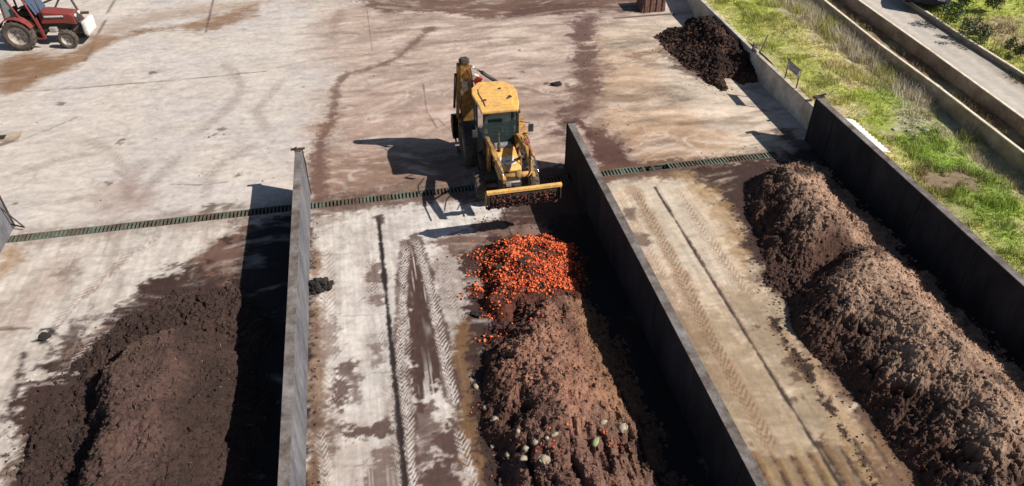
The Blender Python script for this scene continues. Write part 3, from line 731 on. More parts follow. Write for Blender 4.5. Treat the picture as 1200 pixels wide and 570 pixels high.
def rgba(c): return np.clip(np.concatenate([c, np.ones((len(c), 1))], 1), 0, 1)
def bank(name, fl, fr, y0, y1, n, st, zf, cf, mat):
    yy = np.arange(y0, y1, st); tt = np.linspace(0, 1, n)
    T, Y = np.meshgrid(tt, yy); Lx = fl(yy)[:, None]; Rx = fr(yy)[:, None]; X = Lx+(Rx-Lx)*T
    x = X.ravel(); y = Y.ravel()
    o = raw_grid(name, x, y, zf(x, y), n, len(yy), lambda a, b_, c_: rgba(cf(a, b_)), mat); tag(o, kind='structure'); return o
leftline = lambda y: np.where(y < 21.3, XC+TW+.005, interp([(BX+.18, 21.3), (BX+.2, 27.5), (BX+.3, 33), (16.8, 38), (18.8, 48)], y))
bank('grass_bank', leftline, lambda y: interp(W1, y)+.02, 0, 47.9, 70, .09, bank_z, bank_rgb, 'turf')
def chan_rgb(x, y):
    b_ = fbm(x*2, y*2, 95, 4)
    return np.array((.20, .13, .08))+(np.array((.30, .26, .15))-np.array((.20, .13, .08)))*sstep(-.2, .4, b_)[:, None]
bank('channel_bed', lambda y: interp(W1, y)+.12, lambda y: interp(W2, y)+.02, 6, 47.9, 18, .1, lambda x, y: .98+fbm(x*2, y*2, 96, 3)*.07, chan_rgb, 'turf')
def road_rgb(x, y):
    u = x-interp(W2, y); b_ = fbm(x*1.5, y*.5, 97, 4)
    c = np.array(C(206, 196, 184))[None, :]*(1+.12*b_)[:, None]
    for cx in (.55, 1.25): c = c*(1+.14*np.exp(-((u-cx)/.16)**2))[:, None]
    e = sstep(1.15, 1.6, u+b_*.4)[:, None]; c = c*(1-e*.6)+np.array(C(176, 160, 140))*e*.6
    return c
bank('access_road', lambda y: interp(W2, y)+.1, lambda y: interp(W3, y)+.02, 6, 47.9, 26, .1, lambda x, y: 1.44+fbm(x, y, 98, 2)*.02, road_rgb, 'road_surface')
def far_rgb(x, y):
    a = fbm(x*.35, y*.35, 190, 4); b_ = fbm(x*1.5, y*1.5, 191, 4)
    col = GREEN*1.1+(OLIVE-GREEN*1.1)*sstep(-.3, .3, a+.4*b_)[:, None]
    P = atl([(1140, 20), (1200, 20), (1200, 60), (1160, 55)], 1.6)
    m = (1-sstep(-.5, .5, sd_poly(x, y, P)+b_*.8))[:, None]*.8
    return (col*(1-m)+np.array((.34, .25, .17))*m)*(1+.2*b_)[:, None]
bank('far_bank', lambda y: interp(W3, y)+.12, lambda y: interp(W3, y)+60, 0, 47.9, 160, .3, lambda x, y: 1.50+fbm(x*.4, y*.4, 99, 4)*.14+.02*np.clip(x-24, 0, 60), far_rgb, 'turf')

# --- grass, weeds: uncountable -> stuff
def tufts(name, px, py, pz, hgt, cols, nb, spread, wid, mat='blade'):
    n = len(px); V = []; Cc = []
    k = n*nb
    cx = np.repeat(px, nb)+rng.normal(0, 1, k)*spread; cy = np.repeat(py, nb)+rng.normal(0, 1, k)*spread; cz = np.repeat(pz, nb)-.02
    h = np.repeat(hgt, nb)*rng.uniform(.5, 1.2, k); a = rng.uniform(0, 2*np.pi, k); w = wid*rng.uniform(.7, 1.4, k)
    lx = rng.normal(0, .35, k)*h; ly = rng.normal(0, .35, k)*h
    p0 = np.stack([cx-np.cos(a)*w/2, cy-np.sin(a)*w/2, cz], -1); p1 = np.stack([cx+np.cos(a)*w/2, cy+np.sin(a)*w/2, cz], -1); p2 = np.stack([cx+lx, cy+ly, cz+h], -1)
    V = np.stack([p0, p1, p2], 1).reshape(-1, 3)
    c = np.repeat(cols, nb, axis=0)*rng.uniform(.75, 1.3, (k, 1)); c = np.repeat(c, 3, axis=0)
    return tri_soup(name, V, np.arange(len(V)).reshape(-1, 3), rgba(c), mat)
def scatter_bank(n, x0, x1, y0, y1):
    return rng.uniform(x0, x1, n), rng.uniform(y0, y1, n)
px, py = scatter_bank(52000, 15.3, 20.4, 9, 42)
ok = (px > leftline(py)+.05) & (px < interp(W1, py)-.03); px, py = px[ok], py[ok]
cc = bank_rgb(px, py); dirtm = (np.abs(cc-DIRT).sum(1) < .06)
px, py, cc = px[~dirtm], py[~dirtm], cc[~dirtm]
hh = .04+.16*sstep(-.1, .5, fbm(px*1.4, py*1.4, 201, 4))+rng.uniform(0, .05, len(px)); hh *= 1-.6*sstep(.2, .4, fbm(px*.8+4, py*.8, 94, 4))
tag(tufts('grass', px, py, bank_z(px, py), hh, cc*1.15, 5, .035, .022), 'short green and yellowing grass covering the bank', 'grass', kind='stuff')
# dry pale weeds along the channel wall
px = []; py = []
for i in range(7000):
    y = random.uniform(10, 42); d = abs(random.gauss(0, .55)); px.append(float(interp(W1, y))-.06-d); py.append(y)
px = np.array(px); py = np.array(py); dens = fbm(px*.9, py*.9, 205, 3); ok = dens > .10-.3*sstep(17, 25, py); px, py = px[ok], py[ok]
far = sstep(16, 26, py)
hh = (.18+.34*rng.uniform(0, 1, len(px)))*(.5+.7*far)
cc = np.where(fbm(px*1.3, py*1.3, 206, 3)[:, None] > .12, np.array((.46, .44, .14)), np.array((.64, .56, .42)))*rng.uniform(.6, 1.25, (len(px), 1))
tag(tufts('dry_weeds', px, py, bank_z(px, py), hh, cc, 8, .09, .014), 'tall dry greyish weeds standing along the long low wall', 'weeds', kind='stuff')
px = []; py = []
for i in range(3500):
    y = random.uniform(6, 42); px.append(float(interp(W1, y))+random.uniform(.15, 1.3)); py.append(y)
px = np.array(px); py = np.array(py); ok = fbm(px, py*.6, 207, 3) > -.02; px, py = px[ok], py[ok]
cc = np.where(rng.uniform(0, 1, (len(px), 1)) < .4, np.array((.14, .14, .05)), np.array((.28, .20, .12)))*rng.uniform(.7, 1.2, (len(px), 1))
tag(tufts('channel_weeds', px, py, np.full(len(px), .98), np.full(len(px), .2), cc, 6, .07, .016), 'brown and green weeds growing in the channel between two low walls', 'weeds', kind='stuff')
px, py = scatter_bank(26000, 23.3, 40, 12, 40); ok = px > interp(W3, py)+.1; px, py = px[ok], py[ok]
zz = 1.50+fbm(px*.4, py*.4, 99, 4)*.14+.02*np.clip(px-24, 0, 60)
hh = .10+.16*sstep(0, .5, fbm(px*.7, py*.7, 209, 3)); cc = far_rgb(px, py)
tag(tufts('far_grass', px, py, zz, hh, cc*1.1, 5, .06, .03), 'rough green grass beyond the access road', 'grass', kind='stuff')
# weeds at the foot of the far road wall
px = []; py = []
for i in range(1500):
    y = random.uniform(10, 40); px.append(float(interp(W3, y))-.04-abs(random.gauss(0, .13))); py.append(y)
px = np.array(px); py = np.array(py); ok = fbm(px*.5, py*.7, 211, 3) > .0; px, py = px[ok], py[ok]
tag(tufts('roadside_weeds', px, py, np.full(len(px), 1.45), np.full(len(px), .16), np.array((.14, .125, .07))*rng.uniform(.6, 1.3, (len(px), 1)), 6, .06, .018), 'dark weeds at the foot of the road wall', 'weeds', kind='stuff')

def bush(u, v, zb, r, label, col=(.07, .10, .03), n=420):
    x, y = at(u, v, zb); t = thing('bush', label, 'bush', (x, y, zb), 0, 'bushes beyond the access road')
    st = MB()
    for k in range(6):
        a = k*1.05; st.cyl((0, 0, -.1), (math.cos(a)*r*.5, math.sin(a)*r*.5, r*.7), .02, 'wood_post', 5, .008)
    st.build('stem', t)
    V = []; Cc = []
    lob = [(Vector((random.gauss(0, .45)*r, random.gauss(0, .45)*r, random.uniform(.2, .75)*r)), random.uniform(.3, .5)*r) for _ in range(9)]
    for i in range(n*2):
        c, rr = random.choice(lob); d = Vector((random.gauss(0, 1), random.gauss(0, 1), random.gauss(0, 1))).normalized()*rr*random.uniform(.5, 1)
        p = c+d
        if p.z < 0: continue
        s = random.uniform(.04, .09); q = Euler((random.uniform(0, 6), random.uniform(0, 6), random.uniform(0, 6))).to_matrix()
        for k in ((-.5, 0, 0), (.5, 0, 0), (0, 1.2, 0)): V.append(p+q @ (Vector(k)*s))
        cc_ = [c_*random.uniform(.6, 1.5) for c_ in col]
        Cc += [cc_+[1]]*3
    V = np.array([v_[:] for v_ in V]); o = tri_soup('foliage', V, np.arange(len(V)).reshape(-1, 3), np.array(Cc), 'blade'); o.parent = t
bush(1115, 24, 1.65, .75, 'dark green bush nearest the far road wall')
bush(1142, 38, 1.65, .5, 'smaller olive bush on the slope right of the dark bush', (.12, .12, .05))
bush(1150, 46, 1.65, .6, 'grey-green bush close above the road wall near the right edge', (.12, .13, .06))
bush(1128, 6, 1.6, .4, 'yellow-green bush beside the dark car', (.12, .15, .03))
bush(1165, 8, 1.8, .55, 'light green bush near the top right corner', (.13, .15, .05))
bush(1192, 62, 1.7, .45, 'low olive bush at the right picture edge', (.13, .13, .05))

# pale stones on the bank
ic = bmesh.new(); bmesh.ops.create_icosphere(ic, subdivisions=1, radius=1); ICV = np.array([v.co[:] for v in ic.verts]); ICF = np.array([[v.index for v in f.verts] for f in ic.faces]); ic.free()
ic = bmesh.new(); bmesh.ops.create_icosphere(ic, subdivisions=2, radius=1); IC2V = np.array([v.co[:] for v in ic.verts]); IC2F = np.array([[v.index for v in f.verts] for f in ic.faces]); ic.free()
stone_pts = [(1055, 137), (1063, 142), (1071, 139), (1078, 148), (1050, 148), (1086, 152), (1112, 168), (955, 66), (1036, 118), (905, 63), (985, 42), (920, 38), (1066, 150), (1075, 156)]
for i, (u, v) in enumerate(stone_pts):
    x, y = at(u, v, 1.05); s = random.uniform(.05, .13)
    V = ICV*np.array((s, s*random.uniform(.6, 1), s*.6))*(1+rng.uniform(-.2, .2, (len(ICV), 1)))
    m = MB(); m.add(V, ICF, 'rock'); o = m.build('stone', loc=(x, y, float(bank_z(np.array([x]), np.array([y]))[0])+.03))
    tag(o, 'pale stone lying in the grass of the bank', 'stone', 'pale stones on the bank')

# ================================================================== HEAPS
HF = {}
def heap(name, label, group, poly, zfun, colf, step=.035, clods=900, clod=(.02, .07), cmul=1.0, straw=0):
    xsn = [p[0] for p in poly]; ysn = [p[1] for p in poly]
    gx = np.arange(min(xsn)-.1, max(xsn)+.1, step); gy = np.arange(min(ysn)-.1, max(ysn)+.1, step)
    X, Y = np.meshgrid(gx, gy); x = X.ravel(); y = Y.ravel()
    z = zfun(x, y)
    o = raw_grid(name, x, y, z, len(gx), len(gy), colf, 'soil', smooth=False, keep=z > -.02)
    # loose clods lying on it belong to the same heap
    cx = rng.uniform(min(xsn), max(xsn), clods*3); cy = rng.uniform(min(ysn), max(ysn), clods*3); cz = zfun(cx, cy)
    ok = cz > -.05; cx, cy, cz = cx[ok][:clods], cy[ok][:clods], cz[ok][:clods]; k = len(cx)
    s = clod[0]+(clod[1]-clod[0])*rng.uniform(0, 1, k)**7
    rv = ICV[None]*(1+rng.uniform(-.45, .45, (k, len(ICV), 1)))*s[:, None, None]*rng.uniform(.35, 1.6, (k, 1, 3))
    V = (rv+np.stack([cx, cy, np.maximum(cz, 0)+s*.2], -1)[:, None]).reshape(-1, 3)
    Fc = (ICF[None]+(np.arange(k)*len(ICV))[:, None, None]).reshape(-1, 3)
    cc = colf(cx, cy, cz)[:, :3]*rng.uniform(.7, 1.3, (k, 1))*cmul; cc = np.repeat(cc, len(ICV), axis=0)
    o2 = tri_soup('clods', V, Fc, rgba(cc), 'soil')
    if straw:
        sx = rng.uniform(min(xsn), max(xsn), straw*2); sy = rng.uniform(min(ysn), max(ysn), straw*2); sz = zfun(sx, sy); ok = sz > .05
        sx, sy, sz = sx[ok][:straw], sy[ok][:straw], sz[ok][:straw]; k = len(sx); a = rng.uniform(0, 6.3, k); L = .02+.09*rng.uniform(0, 1, k)**3; w = rng.uniform(.003, .008, k)
        dx, dy = np.cos(a), np.sin(a); z0 = sz+rng.uniform(.01, .05, k); z1 = sz+rng.uniform(.01, .07, k)
        P = np.stack([np.stack([sx-dy*w, sy+dx*w, z0], -1), np.stack([sx+dy*w, sy-dx*w, z0], -1), np.stack([sx+dx*L, sy+dy*L, z1], -1)], 1).reshape(-1, 3)
        u_ = rng.uniform(0, 1, (k, 1)); c = np.where(u_ < .86, colf(sx, sy, sz)[:, :3]*rng.uniform(.6, 1.9, (k, 1)), np.where(u_ < .97, np.array(C(168, 136, 104)), np.array(C(206, 194, 178)))*rng.uniform(.5, 1.0, (k, 1))); c = np.repeat(c, 3, axis=0)
        o3 = tri_soup('straw', P, np.arange(len(P)).reshape(-1, 3), rgba(c), 'blade')
        o3.parent = o; o3['kind'] = 'stuff'
    o2.parent = o; o2['kind'] = 'stuff'
    tag(o, label, 'compost heap', group)
    HF[name+str(len(HF))] = zfun
    return o
def rough(x, y, s, a=1.0):
    w, _ = worley(x*3.2+fbm(x*2, y*2, s, 2)*.6, y*3.2, s); w2, _ = worley(x*8+fbm(x*5, y*5, s+3, 2)*.5, y*8, s+2)
    rg = ridged(x*2.1, y*2.1, s+11, 3)
    return a*((.5-w)*.018+(.45-w2)*.012-.12*sstep(.80, .95, rg)+fbm(x*4.5, y*4.5, s+6, 4)*.055+fbm(x*14, y*14, s+8, 3)*.05)+fbm(x*1.2, y*1.2, s+4, 4)*.20
def tbody(d, h, k):      # straight flank at the angle of repose up to a rounded top
    return h*np.tanh(np.maximum(d, 0)*k/h)
def body(d, h, k):           # height from inside distance, slope k then flat
    return h*(1-np.exp(-np.maximum(d, 0)*k/h))
W_ = lambda *p: list(p)
# heap 1: left bay
h1a = atl([(8, 570), (22, 500), (60, 440), (100, 408), (150, 364), (205, 338), (284, 330)])+[(-3.2, 15.0), (-3.2, 5.6), (-8.6, 5.6)]
h1b = atl([(98, 590), (112, 530), (118, 470), (150, 420), (205, 400), (283, 398)])+[(-3.6, 13.4), (-3.7, 5.6), (-7.3, 5.6)]
def z1(x, y):
    n = fbm(x*1.1, y*1.1, 301, 4)
    da = -sd_poly(x, y, h1a)+n*.35; db = -sd_poly(x, y, h1b)+fbm(x*1.6, y*1.6, 305, 4)*.35
    east = np.clip((-3.7-x)/1.9, 0.06, 1)
    z = body(da, .22, .35)+tbody(db, .78, 2.0)*east
    return z+rough(x, y, 310, 1.3-.75*sstep(.1, .9, db))*sstep(-.1, .5, da)-.07
def c1(x, y, z):
    n = fbm(x*1.5, y*1.5, 320, 4); top = sstep(.55, .95, z+n*.2)
    c = np.array(C(70, 51, 45))+(np.array(C(97, 73, 65))-np.array(C(70, 51, 45)))*top[:, None]
    t = sstep(.1, .5, fbm(x*.8, y*.8, 322, 3))[:, None]*top[:, None]*.5; c = c*(1-t)+np.array(C(116, 90, 72))*t
    return rgba(c*(1+.4*n)[:, None])
heap('compost_heap', 'dark brown compost heap filling the left bay beside the shaded wall', 'heaps of compost in the bays', h1a, z1, c1, clods=15000, clod=(.006, .05), straw=5000)
# heap 2: middle bay
h2 = atl([(604, 372), (575, 385), (562, 420), (560, 460), (572, 510), (582, 570)])+[(1.35, 5.6), (5.6, 5.6), (5.7, 9), (5.65, 12.5), (5.4, 15.6), (4.2, 15.4), (3.2, 15.0)]
def z2(x, y):
    d = -sd_poly(x, y, h2)+fbm(x*1.3, y*1.3, 401, 4)*.4
    e = np.clip((5.9-x)/2.6, .12, 1)
    z = tbody(d, 1.15, 1.0)*e
    fur = ridged(x*1.5, y*.55, 409, 3); z = z-.28*sstep(.72, .95, fur)*sstep(12.2, 10.5, y)*sstep(.2, .8, d)
    return z+rough(x, y, 410, 1.6-.95*sstep(.6, 1.6, d))*sstep(-.1, .5, d)-.07
def c2(x, y, z):
    n = fbm(x*1.5, y*1.5, 420, 4); n2 = fbm(x*5, y*5, 424, 3)
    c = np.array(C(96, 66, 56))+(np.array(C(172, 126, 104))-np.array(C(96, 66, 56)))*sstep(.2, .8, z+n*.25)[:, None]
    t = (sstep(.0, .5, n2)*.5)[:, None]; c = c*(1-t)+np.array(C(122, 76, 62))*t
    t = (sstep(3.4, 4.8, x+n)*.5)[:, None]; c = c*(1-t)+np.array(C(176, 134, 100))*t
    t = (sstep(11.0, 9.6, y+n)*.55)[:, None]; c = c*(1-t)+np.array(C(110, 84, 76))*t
    return rgba(c*(1+.3*n)[:, None])
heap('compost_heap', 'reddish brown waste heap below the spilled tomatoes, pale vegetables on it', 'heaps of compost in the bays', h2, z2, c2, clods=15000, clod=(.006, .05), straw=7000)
# heap 3: right bay
h3 = atl([(1100, 600), (1062, 545), (1010, 480), (965, 425), (925, 375), (900, 335), (893, 310), (876, 275), (868, 240), (880, 212), (915, 196)])+[(14.2, 20.2), (15.05, 19.8), (15.05, 6.0), (10.4, 6.0)]
def z3(x, y):
    n = fbm(x*.9, y*.9, 501, 4); d = -sd_poly(x, y, h3)+n*.45
    e = np.clip((15.6-x)/3.0, .15, 1)
    # a hollow divides the front mound from the long ridge
    sad = np.exp(-((x-11.8)/1.5)**2-((y-14.35-(x-11.8)*.28)/.58)**2)
    hgt = 1.45+.15*sstep(14, 10, y)
    z = tbody(d, hgt, .88)*e*(1-.85*sad)
    return z+rough(x, y, 510, 1.8-1.25*sstep(.8, 2.2, d))*sstep(-.1, .5, d)-.07
def c3(x, y, z):
    n = fbm(x*1.2, y*1.2, 520, 4); n2 = fbm(x*6, y*6, 524, 3)
    top = sstep(.55, 1.1, z+n*.3)
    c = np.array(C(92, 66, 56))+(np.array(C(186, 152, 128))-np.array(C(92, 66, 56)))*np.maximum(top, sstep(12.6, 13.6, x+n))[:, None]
    t = (sstep(.05, .5, n2)*.5)[:, None]*top[:, None]; c = c*(1-t)+np.array(C(196, 170, 148))*t
    t = (sstep(0, .5, fbm(x*2.2, y*2.2, 528, 3))*.4)[:, None]; c = c*(1-t)+np.array(C(110, 74, 58))*t
    return rgba(c*(1+.3*n)[:, None])
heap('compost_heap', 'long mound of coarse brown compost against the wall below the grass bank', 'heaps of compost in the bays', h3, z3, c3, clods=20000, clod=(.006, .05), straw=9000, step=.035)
# heap 4: against the boundary wall
h4 = atl([(764, 43), (782, 36), (800, 34), (806, 26)])+[(16.6, 32.0), (16.6, 26.4)]+atl([(884, 96), (872, 98), (850, 94), (848, 106), (835, 99), (822, 90), (806, 82), (800, 74), (786, 66), (780, 56)])
def z4(x, y):
    d = -sd_poly(x, y, h4)+fbm(x*1.1, y*1.1, 601, 4)*.35
    z = tbody(d, 1.28, .6)*sstep(12.2, 15.2, x)+body(d, .2, .8)+rough(x, y, 610, 1.15)*sstep(-.1, .5, d)-.07
    return np.where(x > BX+.35+.25*fbm(x, y*2, 615, 3), -.5, z)
def c4(x, y, z):
    
    n = fbm(x*1.5, y*1.5, 620, 4)
    c = np.array(C(58, 40, 34))+(np.array(C(112, 80, 66))-np.array(C(58, 40, 34)))*sstep(0, .5, n)[:, None]
    lo = (1-sstep(.05, .4, z))[:, None]*.5; return rgba(c*(1-lo)+np.array(C(96, 68, 56))*lo)
heap('compost_heap', 'blackish heap tipped against the pale boundary wall at the far side of the yard', 'heaps of compost in the bays', h4, z4, c4, clods=11000, clod=(.010, .08), straw=1500, step=.045)

# crumbs of mud and compost dropped on the concrete
def crumbs(n):
    X = []; Y = []
    def near(pts, k, sp):
        for _ in range(k):
            i = random.randrange(len(pts)-1); t = random.random(); a = pts[i]; b_ = pts[i+1]
            X.append(a[0]+(b_[0]-a[0])*t+random.gauss(0, sp)); Y.append(a[1]+(b_[1]-a[1])*t+random.gauss(0, sp))
    near(h1a[:7], 600, .3); near(h2[:6], 800, .13); near(h3[:11], 900, .22); near(h4[7:], 500, .4)
    near(atl([(600, 160), (560, 260), (640, 250), (560, 330)]), 500, .7); near(atl([(905, 375), (960, 460), (1030, 575)]), 300, .08)
    near([(-2.3, 8), (-2.35, 20)], 200, .08); near([(6.4, 8), (6.45, 20)], 300, .07); near(atl([(790, 195), (905, 180)]), 260, .25); near(atl([(672, 20), (690, 100), (715, 190)]), 240, .5)
    near(atl([(30, 100), (300, 200), (600, 60)]), 160, 3.0)
    X = np.array(X); Y = np.array(Y); k = len(X); s = .006+.026*rng.uniform(0, 1, k)**4
    rv = ICV[None]*(1+rng.uniform(-.4, .4, (k, len(ICV), 1)))*s[:, None, None]*np.concatenate([rng.uniform(.5, 1.6, (k, 1, 2)), rng.uniform(.4, .8, (k, 1, 1))], 2)
    V = (rv+np.stack([X, Y, s*.3+.004], -1)[:, None]).reshape(-1, 3)
    Fc = (ICF[None]+(np.arange(k)*len(ICV))[:, None, None]).reshape(-1, 3)
    c = np.repeat(np.array(C(86, 62, 52))*rng.uniform(.5, 1.5, (k, 1)), len(ICV), axis=0)
    tag(tri_soup('mud_crumbs', V, Fc, rgba(c), 'soil'), 'crumbs of dark mud and compost scattered on the concrete', 'mud crumbs', kind='stuff')
crumbs(0)

# small black clump on the floor
def clump(u, v, sx, sy, sz, label, n=60):
    x, y = at(u, v); V = []; Fc = []; o = 0
    for i in range(n):
        c = np.array((random.gauss(0, .38)*sx, random.gauss(0, .38)*sy, 0)); c[2] = max(0, sz*(1-(c[0]/sx)**2-(c[1]/sy)**2))*random.uniform(.3, 1)
        s = random.uniform(.04, .1); V.append(ICV*s*(1+rng.uniform(-.35, .35, (len(ICV), 1)))+c); Fc.append(ICF+o); o += len(ICV)
    V = np.concatenate(V); Fc = np.concatenate(Fc); m = MB(); m.add(V, Fc, 'compost_black')
    tag(m.build('compost_clump', loc=(x, y, .02)), label, 'compost clump')
clump(375, 337, .42, .3, .22, 'small black clump of compost on the floor close to the left wall', 110)
clump(600, 302, .22, .12, .1, 'dark clod in front of the loader bucket', 40)
clump(53, 396, .12, .09, .04, 'small dark clod on the pale floor of the left bay', 30)
clump(652, 100, .22, .07, .06, 'brown splinter of waste on the open yard behind the middle wall', 60)

# ================================================================== TOMATOES AND VEGETABLES
tp = atl([(577, 294), (600, 284), (640, 284), (668, 296), (680, 318), (681, 345), (645, 350), (612, 356), (584, 356), (572, 325)])
mound_p = atl([(566, 296), (598, 280), (645, 280), (680, 294), (692, 330), (700, 372), (610, 380), (572, 372), (560, 330)])
def zt(x, y):
    d = -sd_poly(x, y, mound_p)+fbm(x*1.6, y*1.6, 701, 4)*.5
    return body(d, .55, 2.0)*(.85+.5*fbm(x*1.2, y*1.2, 705, 3))+rough(x, y, 710, .55)*sstep(-.1, .4, d)-.05
def ct(x, y, z):
    n = fbm(x*3, y*3, 720, 3); return rgba(np.array(C(100, 56, 42))*(1+.5*n)[:, None])
heap('waste_heap', 'low dark heap of waste under the orange tomatoes in front of the bucket', 'heaps of compost in the bays', mound_p, zt, ct, clods=1200, clod=(.015, .05), straw=60)
TOM = []
for i, mname in enumerate(('tomato_red', 'tomato_orange', 'tomato_dark')):
    m = MB(); V = IC2V.copy(); V[:, 2] *= .82; rr = np.hypot(V[:, 0], V[:, 1]); V[:, 2] -= np.where((V[:, 2] > 0), .22*np.exp(-(rr/.3)**2), 0)
    m.add(V*.040, IC2F, mname, True); TOM.append(m)
cnt = 0; pts = []
while len(pts) < 3900:
    x = random.uniform(min(p[0] for p in tp)-.7, max(p[0] for p in tp)+.3); y = random.uniform(min(p[1] for p in tp)-.6, max(p[1] for p in tp)+.3)
    d = float(sd_poly(np.array([x]), np.array([y]), tp)[0]); nz = float(fbm(np.array([x*2.2]), np.array([y*2.2]), 730, 3)[0])
    p_ = 1.0 if d+nz*.75+.08 < 0 else math.exp(-max(d, 0)*5)*.25*(1.6 if x < 2.9 else .6)
    gap = float(fbm(np.array([x*1.7]), np.array([y*2.6]), 735, 3)[0])
    if gap > .16 and random.random() < .85: p_ *= .2
    if random.random() < p_: pts.append((x, y))
for (u, v, s_, n_) in ((563, 338, .16, 45), (556, 300, .25, 25), (570, 372, .15, 20), (600, 375, .3, 20), (548, 345, .2, 14), (640, 362, .4, 16), (575, 400, .2, 10), (720, 515, .35, 26), (630, 528, .3, 20), (557, 482, .12, 8)):
    cx, cy = at(u, v, .0 if u < 600 else .7)
    for k in range(n_): pts.append((random.gauss(cx, s_), random.gauss(cy, s_*.6)))
def surf(x, y):
    X = np.array([x]); Y = np.array([y]); return max(0, float(zt(X, Y)[0]), float(z2(X, Y)[0]))
pts = [(x, y, surf(x, y)) for x, y in pts]
order = list(range(len(pts))); 
def vis_key(i):
    x, y, z = pts[i]; return (x-4.25 > z) * 5 + random.random()    # sunlit ones first
order.sort(key=vis_key)
protos = [m.build('tomato') for m in TOM]; used = [False]*3
cols_t = [0, 0, 0, 1, 1, 1, 1, 2]
for j in order[:300]:
    x, y, z = pts[j]; k = random.choice(cols_t)
    if not used[k]: o = protos[k]; used[k] = True
    else: o = protos[k].copy(); COL.objects.link(o)
    s = random.uniform(.65, 1.15); o.scale = (s*random.uniform(.7, 1.3), s*random.uniform(.7, 1.3), s*random.uniform(.4, 1.0)); o.rotation_euler = (random.uniform(-1, 1), random.uniform(-1, 1), random.uniform(0, 6)); o.location = (x, y, z+.03)
    tag(o, 'orange-red tomato in the spilled mass in front of the loader', 'tomato', 'tomatoes spilled in front of the loader')
m = MB()
for j in order[300:]:
    x, y, z = pts[j]; s = .016+.034*random.random()**1.5; q = np.array(Euler((random.uniform(0, 6), random.uniform(0, 6), 0)).to_matrix())
    V = (ICV*s*np.array((1, random.uniform(.5, 1.2), random.uniform(.35, .9)))) @ q.T+np.array((x, y, z+random.uniform(0, .05)))
    m.add(V, ICF, ('tomato_red', 'tomato_orange', 'tomato_dark')[random.choice(cols_t)], True)
tag(m.build('tomatoes'), 'mass of crushed orange and red tomatoes in front of the loader', 'tomatoes', kind='stuff')
# dark crushed crates / leaves among the tomatoes
for i, (u, v, sx, lab) in enumerate(((628, 294, .38, 'dark muddy slab of leaves at the back of the tomato pile'), (586, 313, .3, 'black flattened scrap at the left side of the tomato pile'), (634, 334, .3, 'greenish black scrap in the middle of the tomatoes'), (676, 300, .25, 'brown scrap at the right rear corner of the tomatoes'), (612, 312, .26, 'dark scrap lying between tomatoes left of centre'), (558, 357, .3, 'black wet scrap left below the tomatoes'))):
    x, y = at(u, v, .4); z = surf(x, y); g = 7; V = []; 
    for a in range(g):
        for b_ in range(g):
            V.append(((a/(g-1)-.5)*sx*(1+random.uniform(-.1, .1)), (b_/(g-1)-.5)*sx*.6, .05+random.uniform(-.025, .03)))
    Fq = [(a*g+b_, a*g+b_+1, (a+1)*g+b_+1, (a+1)*g+b_) for a in range(g-1) for b_ in range(g-1)]
    me = MB(); me.add(V, Fq, 'compost_black'); o = me.build('plant_scrap', loc=(x, y, z+.02)); o.rotation_euler = (random.uniform(-.2, .2), random.uniform(-.2, .2), random.uniform(0, 3))
    md = o.modifiers.new('thick', 'SOLIDIFY'); md.thickness = .03; tag(o, lab, 'plant scrap', 'dark scraps among the tomatoes')
# pale vegetables on the middle heap
def cabbage(name, u, v, r, mat, label, leafy=False, st=(1, 1, .85)):
    r *= .76
    x, y = at(u, v, .0); zz = 0
    for _ in range(6): zz = surf(x, y); x, y = at(u, v, zz+.05)
    m = MB(); V = IC2V*r*np.array(st)*(1+.09*np.sin(IC2V[:, 0]*7+IC2V[:, 1]*5)[:, None]+rng.uniform(-.04, .04, (len(IC2V), 1)))
    m.add(V, IC2F, mat, True)
    if leafy:
        for k in range(9):
            a = k*.7+random.uniform(-.2, .2); V = []; g = 5
            for i in range(g):
                for j in range(g):
                    s = i/(g-1); t = (j/(g-1)-.5)
                    V.append((math.cos(a)*r*(.5+s*.7)-math.sin(a)*t*r*1.1*(1-.5*s), math.sin(a)*r*(.5+s*.7)+math.cos(a)*t*r*1.1*(1-.5*s), r*(.1+.5*s*(1-s)+random.uniform(-.08, .08)+.3*abs(t))))
            m.add(V, [(i*g+j, i*g+j+1, (i+1)*g+j+1, (i+1)*g+j) for i in range(g-1) for j in range(g-1)], mat, True)
    o = m.build(name, loc=(x, y, zz+r*.22)); o.rotation_euler = (random.uniform(-.3, .3), random.uniform(-.3, .3), random.uniform(0, 6)); tag(o, label, name.replace('_', ' '), 'pale vegetables on the middle heap')
cabbage('cabbage', 638, 538, .14, 'veg_pale', 'white leafy cabbage lowest on the middle heap', True)
cabbage('cabbage', 729, 501, .15, 'veg_pale', 'frayed white cabbage near the right shaded edge of the middle heap', True)
cabbage('cabbage', 580, 491, .12, 'veg_pale', 'greenish white cabbage low on the left flank of the middle heap', True)
cabbage('onion', 569, 477, .11, 'veg_pale', 'round cream onion on the left flank just above a cabbage')
cabbage('onion', 557, 452, .11, 'veg_pale', 'pale onion half in shade beside the ochre wet strip', st=(1.2, .8, .7))
cabbage('onion', 628, 516, .11, 'veg_pale', 'oval cream onion left of the red scraps', st=(1, 1.35, .9))
cabbage('onion', 616, 525, .1, 'veg_pale', 'small pale onion touching the shadow left of the oval one')
cabbage('onion', 614, 536, .12, 'veg_pale', 'broad pale onion directly left of the lowest cabbage', st=(1.3, .9, .7))
cabbage('onion', 650, 508, .09, 'veg_pale', 'flattened pale onion alone in the middle of the heap', st=(1.4, .8, .6))
cabbage('onion', 707, 494, .1, 'veg_pale', 'tall cream onion right of centre above the green melon', st=(.8, 1.3, .9))
cabbage('onion', 641, 512, .06, 'veg_pale', 'tiny white onion beside the flattened one')
cabbage('onion', 577, 522, .08, 'veg_pale', 'small dull onion low on the left edge of the heap')
cabbage('onion', 595, 532, .09, 'veg_pale', 'greyish onion between left edge and the broad pale one')
